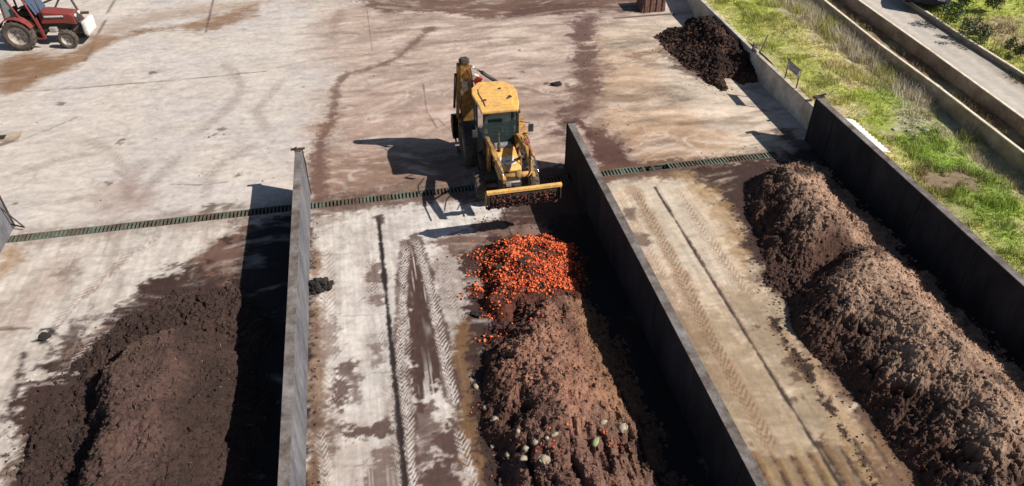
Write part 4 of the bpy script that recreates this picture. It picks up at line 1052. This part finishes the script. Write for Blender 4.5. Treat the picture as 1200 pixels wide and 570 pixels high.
cabbage('onion', 607, 504, .07, 'veg_pale', 'small grey onion in the dark hollow of the heap')
cabbage('melon', 698, 517, .12, 'veg_green', 'dark green melon lying on red scraps', st=(1.5, .85, .8))

# ================================================================== BACKHOE LOADER
BHX, BHY = 3.78, 21.0
BH = thing('backhoe_loader', 'yellow backhoe loader standing over the drain with raised front bucket', 'backhoe loader', (BHX, BHY, 0), R(1.0))
def wheel(parent, c, r, w, lugs, rimmat='rim_grey', n=36):
    """axis along local X of parent frame"""
    t = MB()
    t.lathe([(r*.60, -w*.36), (r*.72, -w*.5), (r*.90, -w*.5), (r*.97, -w*.38), (r*.98, 0), (r*.97, w*.38), (r*.90, w*.5), (r*.72, w*.5), (r*.60, w*.36)], 'rubber', 'X', n=n)
    for k in range(lugs):
        for s in (-1, 1):
            a = 2*math.pi*(k+(.5 if s > 0 else 0))/lugs; a2 = a+.16
            p = Vector((s*w*.48, math.cos(a2)*r*.985, math.sin(a2)*r*.985)); q = Vector((s*w*.02, math.cos(a)*r*.99, math.sin(a)*r*.99))
            t.beam(p, q, r*.065, r*.09, 'rubber', up=(0, math.cos(a), math.sin(a)))
    tyre = t
    m = MB()
    m.lathe([(r*.61, -w*.37), (r*.58, -w*.30), (r*.50, -w*.1), (r*.2, -w*.05), (r*.12, -w*.16), (.001, -w*.16)], rimmat, 'X', n=24)
    m.lathe([(r*.61, w*.37), (r*.58, w*.30), (r*.50, w*.1), (r*.2, w*.05), (r*.12, w*.16), (.001, w*.16)], rimmat, 'X', n=24)
    m.lathe([(r*.60, -w*.36), (r*.60, w*.36)], rimmat, 'X', n=24)
    for k in range(6):
        a = k*math.pi/3
        for s in (-1, 1): m.cyl((s*w*.05, math.cos(a)*r*.3, math.sin(a)*r*.3), (s*w*.13, math.cos(a)*r*.3, math.sin(a)*r*.3), r*.03, 'dark_steel', 6)
    h = bpy.data.objects.new('wheel', None); h.location = c; h.parent = parent; COL.objects.link(h)
    tyre.build('tyre', h); m.build('rim', h); return h
wheel(BH, (-.86, 1.15, .70), .70, .42, 18); wheel(BH, (.86, 1.15, .70), .70, .42, 18)
wheel(BH, (-.87, -.98, .43), .43, .30, 16); wheel(BH, (.87, -.98, .43), .43, .30, 16)
m = MB(); m.box((0, .3, .62), (.62, 3.2, .42), 'black_paint', bev=.02); m.box((0, -.98, .45), (1.45, .18, .16), 'black_paint', bev=.02); m.box((0, 1.15, .7), (1.35, .3, .3), 'black_paint', bev=.02)
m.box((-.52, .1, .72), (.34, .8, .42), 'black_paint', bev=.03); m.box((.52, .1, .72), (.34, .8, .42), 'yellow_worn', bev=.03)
m.box((-.6, .1, .48), (.3, .5, .04), 'dark_steel'); m.box((.6, .1, .48), (.3, .5, .04), 'dark_steel'); m.build('chassis', BH)
# hood
hp = [(-1.62, .98), (-1.62, 1.30), (-1.52, 1.40), (-.42, 1.52), (-.42, .98)]
m = MB(); m.prism(hp, -.35, .37, 'yellow_clean', 'X', bev=.025)
hood = m.build('hood', BH)
m = MB()   # worn maker's plate and dark marks on the hood top
m.box((0, -1.26, 1.4375), (.46, .40, .006), 'white_paint', rot=(math.atan2(.12, 1.1), 0, 0))
for k, (xx, ww) in enumerate(((-.07, .03), (-.03, .03), (.015, .035), (.06, .03))):
    m.box((xx, -1.28+(.01 if k % 2 else -.005), 1.4395), (ww, .07, .004), 'black_paint', rot=(math.atan2(.12, 1.1), 0, 0))
m.build('nameplate', hood)
m = MB(); m.box((.01, -1.635, 1.12), (.6, .02, .3), 'black_paint'); 
for k in range(7): m.box((.01, -1.65, 1.0+k*.04), (.56, .012, .012), 'dark_steel')
m.build('grille', BH)
m = MB(); m.box((0, -1.78, .86), (.62, .28, .3), 'black_paint', bev=.03); m.box((-.12, -1.9, .98), (.16, .1, .12), 'rim_grey', bev=.02); m.box((.14, -1.9, .92), (.2, .1, .1), 'dark_steel', bev=.02)
m.cyl((-.25, -1.9, 1.05), (.25, -1.9, 1.05), .035, 'rim_grey'); m.build('front_frame', BH)
m = MB(); m.box((.0, -.5, 1.56), (.58, .2, .14), 'cloth_grey', bev=.05); m.build('air_filter', BH)
m = MB(); m.cyl((-.17, -.72, 1.4), (-.17, -.72, 2.02), .028, 'dark_steel'); m.cyl((-.17, -.72, 2.02), (-.17, -.66, 2.12), .028, 'dark_steel'); m.cyl((-.17, -.72, 1.45), (-.17, -.72, 1.75), .055, 'dark_steel'); m.build('exhaust_pipe', BH)
# cab
cab = bpy.data.objects.new('cab', None); cab.parent = BH; cab.location = (-.03, 0, 0); COL.objects.link(cab)
fr = MB()
for sx in (-1, 1):
    fr.beam((sx*.56, -.32, 1.45), (sx*.54, -.42, 2.78), .06, .06, 'black_paint', bev=.01)
    fr.beam((sx*.66, .25, .95), (sx*.64, .25, 2.78), .06, .06, 'black_paint', bev=.01)
    fr.beam((sx*.62, 1.0, 1.2), (sx*.60, 1.0, 2.78), .07, .07, 'black_paint', bev=.01)
    fr.beam((sx*.56, -.32, 1.45), (sx*.66, .25, .95), .05, .06, 'black_paint'); fr.beam((sx*.66, .25, .97), (sx*.62, 1.0, 1.2), .05, .06, 'black_paint')
    fr.beam((sx*.55, -.40, 2.76), (sx*.62, 1.0, 2.76), .05, .05, 'black_paint')
fr.beam((-.56, -.33, 1.47), (.56, -.33, 1.47), .06, .08, 'black_paint'); fr.beam((-.55, -.40, 2.76), (.55, -.40, 2.76), .06, .05, 'black_paint'); fr.beam((-.6, 1.0, 1.25), (.6, 1.0, 1.25), .06, .06, 'black_paint'); fr.beam((-.6, 1.0, 2.76), (.6, 1.0, 2.76), .06, .05, 'black_paint')
fr.build('cab_frame', cab)
m = MB(); m.box((0, .35, .92), (1.25, 1.3, .08), 'black_paint'); m.box((0, -.22, 1.3), (1.1, .2, .36), 'black_paint', bev=.03); m.build('cab_floor', cab)
ro = [(-.66, -.62), (.50, -.66), (.62, -.2), (.72, .55), (.66, .95), (.38, 1.34), (-.40, 1.38), (-.68, 1.0), (-.74, .6), (-.66, -.2)]
m = MB(); m.prism(ro, 2.79, 2.90, 'yellow_clean', 'Z', bev=.035); m.prism([(x*.72, y*.72+.1) for x, y in ro], 2.89, 2.94, 'yellow_clean', 'Z', bev=.02)
m.build('roof', cab)
m = MB(); m.box((.32, .0, 2.955), (.10, .07, .02), 'dark_steel', rot=(0, 0, .5)); m.box((.40, .08, 2.955), (.08, .12, .02), 'dark_steel', rot=(0, 0, .3)); m.cyl((-.42, .0, 2.92), (-.42, 0, 2.965), .05, 'dark_steel'); m.cyl((.18, .68, 2.92), (.18, .68, 2.965), .05, 'dark_steel')
m.build('roof_vent', cab)
m = MB(); m.add([(-.53, -.345, 1.5), (.53, -.345, 1.5), (.51, -.43, 2.75), (-.51, -.43, 2.75)], [(0, 1, 2, 3)], 'glass_dark'); m.build('windshield', cab)
for sx in (-1, 1):
    m = MB(); m.add([(sx*.575, -.30, 1.5), (sx*.665, .22, 1.0), (sx*.645, .22, 2.74), (sx*.555, -.39, 2.74)], [(0, 1, 2, 3)], 'glass_dark'); m.add([(sx*.665, .28, 1.02), (sx*.635, .97, 1.25), (sx*.615, .97, 2.74), (sx*.645, .28, 2.74)], [(0, 1, 2, 3)], 'glass_dark'); m.build('side_window', cab)
m = MB(); m.add([(-.57, 1.01, 1.3), (.57, 1.01, 1.3), (.56, 1.01, 2.74), (-.56, 1.01, 2.74)], [(0, 1, 2, 3)], 'glass_dark'); m.build('rear_window', cab)
m = MB(); m.box((0, .5, 1.25), (.5, .5, .16), 'seat_black', bev=.04); m.box((0, .76, 1.6), (.48, .12, .62), 'seat_black', bev=.05); m.cyl((0, .5, .95), (0, .5, 1.2), .07, 'dark_steel'); m.build('seat', cab)
m = MB(); m.cyl((0, -.1, 1.3), (0, .08, 1.78), .025, 'black_paint')
pr_ = [(Vector((0, .1, 1.8))+Matrix.Rotation(.45, 3, 'X') @ Vector((math.cos(a)*.2, math.sin(a)*.2, 0))) for a in np.linspace(0, 2*math.pi, 17)]
m.tube(pr_, .02, 'teal', 6); m.beam(pr_[0], pr_[8], .03, .015, 'teal'); m.build('steering_wheel', cab)
m = MB(); m.box((-.28, -.02, 2.0), (.2, .1, .3), 'teal', bev=.03); m.box((.25, .1, 1.75), (.14, .14, .3), 'cloth_grey', bev=.04); m.build('dashboard', cab)
for sx in (-1, 1):
    m = MB(); m.tube([(sx*.56, -.42, 2.3), (sx*.84, -.55, 2.3), (sx*.88, -.56, 2.12)], .014, 'black_paint'); m.box((sx*.9, -.56, 2.12), (.17, .05, .27), 'black_paint', bev=.02); m.build('mirror', BH)
    f = MB()   # rear fender
    prof = [(math.cos(t)*.80, math.sin(t)*.80) for t in np.linspace(.15, 2.6, 9)]
    for (a0, b0), (a1, b1) in zip(prof[:-1], prof[1:]):
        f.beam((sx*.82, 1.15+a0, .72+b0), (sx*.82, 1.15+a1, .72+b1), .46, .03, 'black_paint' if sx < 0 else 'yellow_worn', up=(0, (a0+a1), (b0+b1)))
    f.build('fender', BH)
    m = MB(); m.box((sx*.5, -.50, 2.70), (.14, .08, .09), 'black_paint', bev=.02); m.build('headlight', BH)
# loader arms, z~1.9 raised
for sx in (-1, 1):
    m = MB(); x0, x1 = sx*.50, sx*.44
    m.box((sx*.46, -.45, 1.25), (.10, .32, 1.15), 'yellow_worn', bev=.02)
    m.beam((x0, -.42, 1.78), (x0, -1.75, 2.02), .10, .20, 'yellow_worn', bev=.015, h2=.26); m.beam((x0, -1.72, 2.02), (x1, -2.92, 1.78), .10, .26, 'yellow_worn', bev=.015, h2=.18)
    m.build('loader_arm', BH)
    r_ = MB(); r_.cyl((sx*.36, -.75, 1.02), (sx*.38, -1.35, 1.58), .05, 'black_paint'); r_.cyl((sx*.38, -1.3, 1.53), (sx*.40, -1.85, 1.95), .028, 'chrome'); r_.build('lift_ram', BH)
    r_ = MB(); r_.cyl((sx*.58, -1.5, 2.08), (sx*.58, -2.3, 2.14), .045, 'yellow_worn'); r_.cyl((sx*.58, -2.3, 2.14), (sx*.52, -3.1, 2.1), .024, 'chrome')
    r_.tube([(sx*.62, -.5, 1.9), (sx*.64, -1.1, 2.16), (sx*.62, -1.6, 2.2)], .014, 'black_paint', 6); r_.build('tilt_ram', BH)
m = MB(); m.cyl((-.44, -2.72, 1.84), (.44, -2.72, 1.84), .085, 'yellow_worn', 14); m.cyl((-.07, -2.72, 1.84), (.07, -2.72, 1.84), .11, 'yellow_worn', 12); m.build('cross_tube', BH)
m = MB(); m.tube([(-.2, -1.3, 1.5), (-.24, -1.9, 1.75), (-.2, -2.6, 1.95)], .014, 'black_paint', 6); m.tube([(.2, -1.3, 1.5), (.24, -1.9, 1.7), (.22, -2.6, 1.95)], .014, 'black_paint', 6); m.build('hydraulic_hose', BH)
# clamshell bucket, dumped
bk = bpy.data.objects.new('bucket', None); bk.parent = BH; bk.location = (-.01, 0, 0); COL.objects.link(bk)
m = MB(); m.box((0, -3.60, 1.93), (2.20, .11, .10), 'yellow_clean', bev=.012); m.build('top_beam', bk)
m = MB()
prof = [(-3.56, 1.90), (-3.34, 1.72), (-3.22, 1.48), (-3.26, 1.26)]
for (a0, b0), (a1, b1) in zip(prof[:-1], prof[1:]): m.beam((0, a0, b0), (0, a1, b1), 2.12, .03, 'muddy_steel')
m.build('back_plate', bk)
m = MB()
prof = [(-3.60, 1.88), (-3.62, 1.72), (-3.58, 1.52), (-3.48, 1.36), (-3.40, 1.28)]
for (a0, b0), (a1, b1) in zip(prof[:-1], prof[1:]): m.beam((0, a0, b0), (0, a1, b1), 2.06, .03, 'muddy_steel')
for i in range(260):     # mud and pulp caked inside the jaw
    xx = random.uniform(-1, 1); t = random.random(); yy = -3.63+.14*max(0, t-.3)-random.uniform(0, .04); zz_ = 1.84-.5*t; s = random.uniform(.012, .04)
    m.add(ICV*s*(1+rng.uniform(-.3, .3, (len(ICV), 1)))+np.array((xx, yy, zz_)), ICF, random.choice(('muddy_steel',)*8+('compost_black',)*6+('tomato_dark',)*3+('tomato_red',)))
m.build('clam_jaw', bk)
for sx in (-1, 1):
    m = MB(); m.prism([(-3.56, 1.95), (-3.30, 1.72), (-3.2, 1.42), (-3.3, 1.2), (-3.5, 1.5), (-3.62, 1.8)], sx*1.075-.015, sx*1.075+.015, 'yellow_worn', 'X')
    m.prism([(-3.5, 1.96), (-3.7, 1.86), (-3.72, 1.55), (-3.5, 1.34), (-3.62, 1.7)], sx*1.05-.015, sx*1.05+.015, 'muddy_steel', 'X'); m.build('side_plate', bk)
m = MB(); m.box((0, -3.30, 1.20), (2.16, .10, .035), 'dark_steel', bev=.006)
for k in range(8): m.box((-1.0+k*2/7, -3.33, 1.19), (.08, .12, .03), 'dark_steel')
m.build('cutting_edge', bk)
# red box + step on the right side
m = MB(); m.box((.74, -1.0, 1.62), (.13, .62, .2), 'red_plastic', bev=.03); m.box((.78, -1.42, 1.42), (.16, .16, .26), 'rim_grey', bev=.03); m.build('tool_box', BH)
m = MB(); m.box((.74, -.55, 1.85), (.12, .3, .06), 'yellow_worn', bev=.01); m.beam((.62, -.5, 1.3), (.74, -.6, 1.85), .05, .05, 'yellow_worn'); m.build('step', BH)
# rear frame, boom, dipper
m = MB(); m.box((0, 1.92, .62), (2.1, .12, .2), 'dark_steel', bev=.02); m.box((0, 1.92, 1.16), (2.1, .12, .16), 'dark_steel', bev=.02)
for sx in (-1, 1):
    m.box((sx*.98, 1.95, .72), (.16, .2, 1.2), 'yellow_worn', bev=.02); m.box((sx*.98, 1.98, .08), (.34, .4, .05), 'dark_steel', bev=.01)
m.build('rear_frame', BH)
m = MB(); m.box((-.85, 2.08, .9), (.36, .28, .85), 'yellow_worn', bev=.04); m.cyl((-.85, 2.18, .4), (-.85, 2.18, 1.4), .09, 'dark_steel'); m.build('king_post', BH)
m = MB()
bp_ = [(-.74, 2.12, 1.05), (-.76, 1.92, 2.0), (-.80, 1.66, 2.9), (-.86, 1.38, 3.66)]
sz_ = [(.36, .36), (.46, .48), (.44, .40), (.30, .26)]
for i in range(3): m.beam(bp_[i], bp_[i+1], sz_[i][0], sz_[i][1], 'yellow_worn', bev=.02, w2=sz_[i+1][0], h2=sz_[i+1][1], up=(0, 1, 0))
for k in range(1, 3): m.tube([(-.52, 1.85, 1.6), (-.56, 1.55-.02*k, 2.6), (-.68, 1.28-.03*k, 3.5)], .018, 'black_paint', 6)
m.box((-.87, 1.42, 2.9), (.20, .02, .5), 'black_paint', rot=(-.3, 0, 0))
m.cyl((-1.02, 1.38, 3.66), (-.70, 1.38, 3.66), .11, 'dark_steel'); m.box((-.86, 1.36, 3.70), (.24, .26, .18), 'black_paint', bev=.04); m.build('boom', BH)
m = MB(); m.beam((-1.04, 1.42, 3.55), (-1.06, 2.05, 1.35), .10, .22, 'yellow_worn', bev=.02, h2=.16); m.cyl((-1.14, 1.5, 3.2), (-1.17, 1.98, 1.75), .045, 'dark_steel'); m.build('dipper', BH)
m = MB(); pf = [(2.0, 1.45), (2.35, 1.3), (2.5, .95), (2.35, .6), (2.05, .5)]
for (a0, b0), (a1, b1) in zip(pf[:-1], pf[1:]): m.beam((-1.0, a0, b0), (-1.0, a1, b1), .5, .03, 'dark_steel')
for sx in (-1, 1): m.prism(pf, -1.0+sx*.25-.012, -1.0+sx*.25+.012, 'dark_steel', 'X')
for k in range(4): m.beam((-1.18+k*.12, 2.07, .5), (-1.18+k*.12, 1.9, .46), .06, .03, 'dark_steel')
m.build('digging_bucket', BH)
m = MB(); m.cyl((-.72, 1.42, 3.52), (-.28, 1.50, 3.18), .032, 'chrome'); m.cyl((-.28, 1.50, 3.18), (.28, 1.60, 2.70), .062, 'black_paint'); m.build('boom_ram', BH)
m = MB(); m.beam((-.74, 1.5, 3.25), (-.1, 1.85, 2.2), .10, .12, 'yellow_worn', bev=.02); m.box((-.50, 1.5, 3.02), (.16, .06, .22), 'white_paint', rot=(.3, .5, 0)); m.box((-.40, 1.5, 2.92), (.22, .05, .24), 'red_plastic', rot=(.3, .5, 0)); m.build('link_plate', BH)
m = MB(); m.tube([(-.98, 1.2, 2.7), (-1.08, 1.1, 2.2), (-1.0, 1.2, 1.6), (-.9, 1.6, 1.2)], .02, 'black_paint', 6); m.build('hose', BH)

# ================================================================== RED TRACTOR
tx, ty = -15.0, 35.95
TR = thing('tractor', 'red farm tractor with open cab frame parked at the top left of the yard', 'tractor', (tx, ty, 0), R(-7))
# local: +X forward
def wheelY(parent, c, r, w, lugs, rimmat='rim_grey'):
    h = wheel(parent, c, r, w, lugs, rimmat); h.rotation_euler = (0, 0, R(90)); return h
wheelY(TR, (0, -.62, .68), .68, .38, 18, 'rim_grey'); wheelY(TR, (0, .70, .68), .68, .38, 18, 'rim_grey')
wheelY(TR, (1.98, -.60, .42), .42, .24, 14); wheelY(TR, (1.98, .68, .42), .42, .24, 14)
m = MB(); m.box((1.0, .04, .78), (2.3, .42, .4), 'black_paint', bev=.03); m.box((1.98, .04, .5), (.16, 1.1, .14), 'black_paint', bev=.02); m.box((.0, .04, .7), (.3, 1.1, .3), 'black_paint', bev=.02)
m.box((1.35, -.25, .75), (.3, .25, .22), 'rim_grey', bev=.03); m.build('chassis', TR)
m = MB(); m.prism([(.95, 1.02), (.95, 1.52), (1.15, 1.55), (2.25, 1.42), (2.40, 1.34), (2.42, .95), (1.9, 1.02)], -.30, .38, 'tractor_red', 'Y', bev=.03); hd = m.build('hood', TR)
m = MB(); m.box((1.55, -.309, 1.35), (.85, .012, .07), 'sack_white'); m.box((1.55, -.309, 1.26), (.85, .010, .03), 'black_paint'); m.build('stripe', hd)
m = MB(); m.box((2.435, .04, 1.14), (.03, .56, .32), 'black_paint', bev=.005); m.build('grille', TR)
for s in (-.16, .24):
    m = MB(); m.cyl((2.40, s, 1.33), (2.47, s, 1.32), .075, 'lamp_glass', 14); m.build('headlight', TR)
m = MB(); m.box((2.78, .04, .80), (.22, .95, .62), 'sack_white', bev=.08); m.box((2.55, .04, .7), (.3, .6, .2), 'dark_steel'); m.build('front_weight', TR)
m = MB()
for s in (-.62, .70):
    y1 = s*.93
    m.beam((-.35, y1, 1.35), (-.30, y1*.9, 2.35), .07, .06, 'tractor_red', bev=.01)
    m.beam((.95, y1, .95), (.62, y1*.9, 2.35), .07, .06, 'tractor_red', bev=.01)
    m.beam((.62, y1, .50), (-.1, y1*.9, 2.35), .08, .07, 'tractor_red', bev=.01)
    m.beam((1.02, y1, .45), (.9, y1*.97, 1.4), .14, .06, 'tractor_red', bev=.02)
    m.beam((.58, y1, .47), (1.04, y1, .47), .06, .05, 'tractor_red')
m.box((.15, .03, 2.40), (1.25, 1.3, .08), 'tractor_red', bev=.03); m.build('cab_frame', TR)
m = MB(); m.add([(.96, -.5, 1.5), (.96, .58, 1.5), (.66, .54, 2.32), (.66, -.48, 2.32)], [(0, 1, 2, 3)], 'glass_sky'); m.build('windshield', TR)
m = MB(); m.add([(-.33, -.595, 1.4), (.15, -.585, 1.5), (.0, -.57, 2.3), (-.30, -.56, 2.3)], [(0, 1, 2, 3)], 'glass_dark'); m.build('side_window', TR)
for s, nme in ((-.62, 'fender'), (.70, 'fender')):
    f = MB(); prof = [(math.cos(t)*.78, math.sin(t)*.78) for t in np.linspace(.45, 2.75, 8)]
    for (a0, b0), (a1, b1) in zip(prof[:-1], prof[1:]): f.beam((a0, s, .68+b0), (a1, s, .68+b1), .42, .03, 'tractor_red', up=((a0+a1), 0, (b0+b1)))
    f.build('fender', TR)
m = MB(); m.box((.05, .04, 1.12), (.5, .5, .14), 'seat_black', bev=.04); m.box((-.2, .04, 1.42), (.12, .48, .5), 'seat_black', bev=.04); m.build('seat', TR)
m = MB(); m.cyl((.75, .04, 1.2), (.6, .04, 1.62), .025, 'black_paint'); ring = [(Vector((.58, .04, 1.64))+Matrix.Rotation(-.5, 3, 'Y') @ Vector((math.cos(a)*.19, math.sin(a)*.19, 0))) for a in np.linspace(0, 2*math.pi, 15)]; m.tube(ring, .015, 'black_paint', 6); m.build('steering_wheel', TR)
m = MB(); m.cyl((1.15, -.36, 1.3), (1.10, -.38, 2.2), .035, 'black_paint'); m.build('exhaust_pipe', TR)
m = MB(); m.cyl((-.36, -.64, 1.75), (-.42, -.68, 1.75), .13, 'white_paint', 16); m.build('rear_lamp', TR)
# dark A-frame implement parked behind the tractor
t = thing('implement_frame', 'dark triangular steel implement frame behind the red tractor', 'implement', (-14.7, 38.9, 0))
m = MB(); m.beam((-1.2, 0, .5), (.9, 0, 1.2), .08, .08, 'dark_steel'); m.beam((.9, 0, 1.2), (1.3, -.3, .0), .08, .08, 'dark_steel'); m.beam((-.2, 0, .1), (.7, .2, 1.3), .08, .08, 'dark_steel'); m.build('frame', t)
m = MB(); m.beam((-1.3, -.5, .06), (1.4, -.4, .06), .1, .1, 'tractor_red'); m.beam((-1.3, .5, .06), (1.4, .4, .06), .1, .1, 'dark_steel'); m.beam((-1.2, -.5, .1), (-1.2, .5, .5), .08, .08, 'dark_steel'); m.build('tool_bar', t)

# floor hatch at the left edge
t = thing('floor_hatch', 'small rusty metal hatch in the concrete at the left picture edge', 'hatch', (*at(2, 162), 0))
m = MB(); m.box((0, 0, .01), (1.3, .55, .03), 'bank_wall', bev=.006); m.build('hatch_frame', t)
m = MB(); m.box((-.2, .0, .03), (.65, .3, .02), 'compost_black'); m.build('hatch_lid', t)

# mud-caked bin at the far edge
bx, by = at(766, 15)
t = thing('waste_bin', 'mud-caked reddish metal bin at the far end of the yard', 'waste bin', (bx, by+.5, 0))
m = MB(); m.prism([(-.62, 0), (.62, 0), (.55, .95), (-.45, .95)], -.45, .5, 'bin_rust', 'Y', bev=.03); m.build('bin_body', t)
m = MB(); 
for xx in (-.45, -.15, .15, .45): m.box((xx, -.47, .45), (.04, .03, .85), 'bin_rust', bev=.008)
m.box((0, -.48, .9), (1.1, .06, .06), 'bin_rust', bev=.01); m.build('rib', t)
m = MB(); m.box((-.6, -.62, .0), (3.1, .07, .05), 'wood_post', bev=.01); o = m.build('kerb_rail', loc=(bx, by+.25, .03)); tag(o, 'dark thin rail on the floor along the front of the muddy bin', 'rail')

# ================================================================== SIGN, POST, PANEL ON THE BOUNDARY WALL
def wallpt(u, v):   # a point on the coping
    return at(u, v, .98)
a = wallpt(917, 92); b_ = wallpt(931, 104)
sg = thing('sign', 'small grey notice board on two thin posts rising from the boundary wall', 'sign', (BX+.09, a[1], .98))
dy = b_[1]-a[1]
m = MB(); m.box((0, 0, .36), (.035, .035, .80), 'dark_steel'); m.box((0, 0, .78), (.05, .06, .05), 'dark_steel'); m.build('post', sg)
m = MB(); m.box((0, dy, .36), (.035, .035, .80), 'dark_steel'); m.build('post', sg)
m = MB(); m.box((-.025, dy/2, .60), (.015, abs(dy)+.05, .30), 'sign_panel', bev=.003); m.box((-.03, dy/2, .76), (.02, abs(dy)+.07, .025), 'dark_steel'); pn = m.build('panel', sg)
m = MB()
for k, (zz_, L0, L1) in enumerate(((.68, .1, .9), (.61, .18, .82), (.55, .1, .9), (.50, .25, .8))):
    # rows of short dark marks: lettering too small to read
    s = L0
    while s < L1:
        e = min(s+random.uniform(.06, .16), L1); m.box((-.034, dy*(s+e)/2, zz_), (.004, abs(dy)*(e-s), .03 if k != 1 else .022), 'sign_ink'); s = e+.03
m.build('lettering', pn)
p0 = wallpt(892, 63)
t = thing('leaning_post', 'rusty post leaning over the boundary wall left of the notice board', 'post', (BX+.12, p0[1], .98))
m = MB(); m.beam((0, 0, -.1), (.42, .35, .62), .05, .05, 'wood_post'); m.build('rod', t)
m = MB(); m.box((-.05, .35, .14), (.2, .1, .36), 'wood_post', bev=.02); m.box((-.03, .2, .05), (.1, .24, .1), 'sign_panel', bev=.02); m.build('bracket', t)
m = MB(); m.box((-.02, 0, .02), (.24, .1, .05), 'dark_steel'); tag(m.build('wall_clamp', loc=(BX+.06, wallpt(944, 119)[1], .99)), 'small dark clamp on the boundary wall next to the tall dark wall', 'clamp')
# corrugated white sheet behind wall C
s0 = at(1000, 139, 1.6); s1 = at(1042, 178, 1.6)
L = abs(s0[1]-s1[1]); 
V = []; nn = 60; sy0 = min(s0[1], s1[1])
for k in range(nn+1):
    zc = 1.66+.03*math.sin(k*2*math.pi/5)
    V.append((.0, k*L/nn, zc)); V.append((.36, k*L/nn, zc-.10))
m = MB(); m.add(V, [(2*k, 2*k+1, 2*k+3, 2*k+2) for k in range(nn)], 'sack_white', False); o = m.build('corrugated_sheet', loc=(XC+TW+.02, sy0, 0))
md = o.modifiers.new('t', 'SOLIDIFY'); md.thickness = .006; tag(o, 'white corrugated sheet lying behind the tall dark wall on the grass', 'sheet')

# ================================================================== DARK CAR
cx, cy = 25.45, 29.6
CR = thing('car', 'dark blue car parked on the grass beyond the far road wall', 'car', (cx, cy, 1.56), R(-44))
def loft(m, secs, mat):
    n = len(secs[0]); V = [p for s_ in secs for p in s_]; m.add(V, [(i*n+j, i*n+(j+1) % n, (i+1)*n+(j+1) % n, (i+1)*n+j) for i in range(len(secs)-1) for j in range(n)], mat, True)
    m.add(secs[0], [tuple(reversed(range(n)))], mat); m.add(secs[-1], [tuple(range(n))], mat)
def sec(y, w, z0, z1, r=.12):
    return [(-w+r*.4, y, z0), (w-r*.4, y, z0), (w, y, z0+r), (w, y, z1-r), (w-r, y, z1), (-w+r, y, z1), (-w, y, z1-r), (-w, y, z0+r)]
m = MB(); loft(m, [sec(-2.1, .70, .32, .62), sec(-2.02, .82, .25, .74), sec(-1.4, .86, .22, .86), sec(-.9, .87, .22, .92), (sec(1.5, .87, .22, .95)), sec(2.0, .82, .26, .9), sec(2.12, .74, .35, .8)], 'car_paint'); m.build('body', CR)
m = MB(); loft(m, [sec(-.95, .70, .90, .94, .02), sec(-.35, .66, .90, 1.40), sec(1.1, .66, .90, 1.44), sec(1.75, .66, .90, .98, .02)], 'glass_sky'); m.build('windows', CR)
m = MB(); m.box((0, .4, 1.44), (1.2, 1.35, .05), 'car_paint', bev=.02); m.build('roof', CR)
for yy in (-1.3, 1.35):
    for s in (-.80, .80): wheel(CR, (s, yy, .31), .31, .2, 24)
for s in (-.55, .55):
    m = MB(); m.box((s, -2.08, .60), (.28, .08, .12), 'lamp_glass', bev=.02); m.build('headlight', CR)

# ================================================================== LIGHT, SKY, CAMERA
w = bpy.data.worlds.new('World'); scene.world = w; w.use_nodes = True
nt = w.node_tree; bg = nt.nodes['Background']; sky = nt.nodes.new('ShaderNodeTexSky'); sky.sky_type = 'NISHITA'
EL = 41.5; sx_, sy_ = .883, -.469
sky.sun_disc = False; sky.sun_elevation = R(EL); sky.sun_rotation = math.atan2(sx_, sy_); sky.altitude = 200
nt.links.new(sky.outputs[0], bg.inputs[0]); bg.inputs[1].default_value = .05
sd = bpy.data.lights.new('sun', 'SUN'); sd.energy = 5.0; sd.angle = R(.5); sd.color = (1, .945, .87)
so = bpy.data.objects.new('sun', sd); COL.objects.link(so)
dv = Vector((-sx_*math.cos(R(EL)), -sy_*math.cos(R(EL)), -math.sin(R(EL))))
so.rotation_euler = dv.to_track_quat('-Z', 'Y').to_euler()
cam = bpy.data.cameras.new('camera'); co = bpy.data.objects.new('camera', cam); COL.objects.link(co); scene.camera = co
cam.sensor_width = 36; cam.lens = 36*F/1200; cam.clip_end = 5000; cam.clip_start = .1
co.location = (0, 0, CAM_H)
M = Matrix((Vector(RT), Vector(UP), -Vector(FW))).transposed().to_4x4(); M.translation = (0, 0, CAM_H); co.matrix_world = M
scene.view_settings.view_transform = 'Standard'; scene.view_settings.look = 'None'; scene.view_settings.exposure = .44; scene.view_settings.gamma = 1
scene.cycles.max_bounces = 6
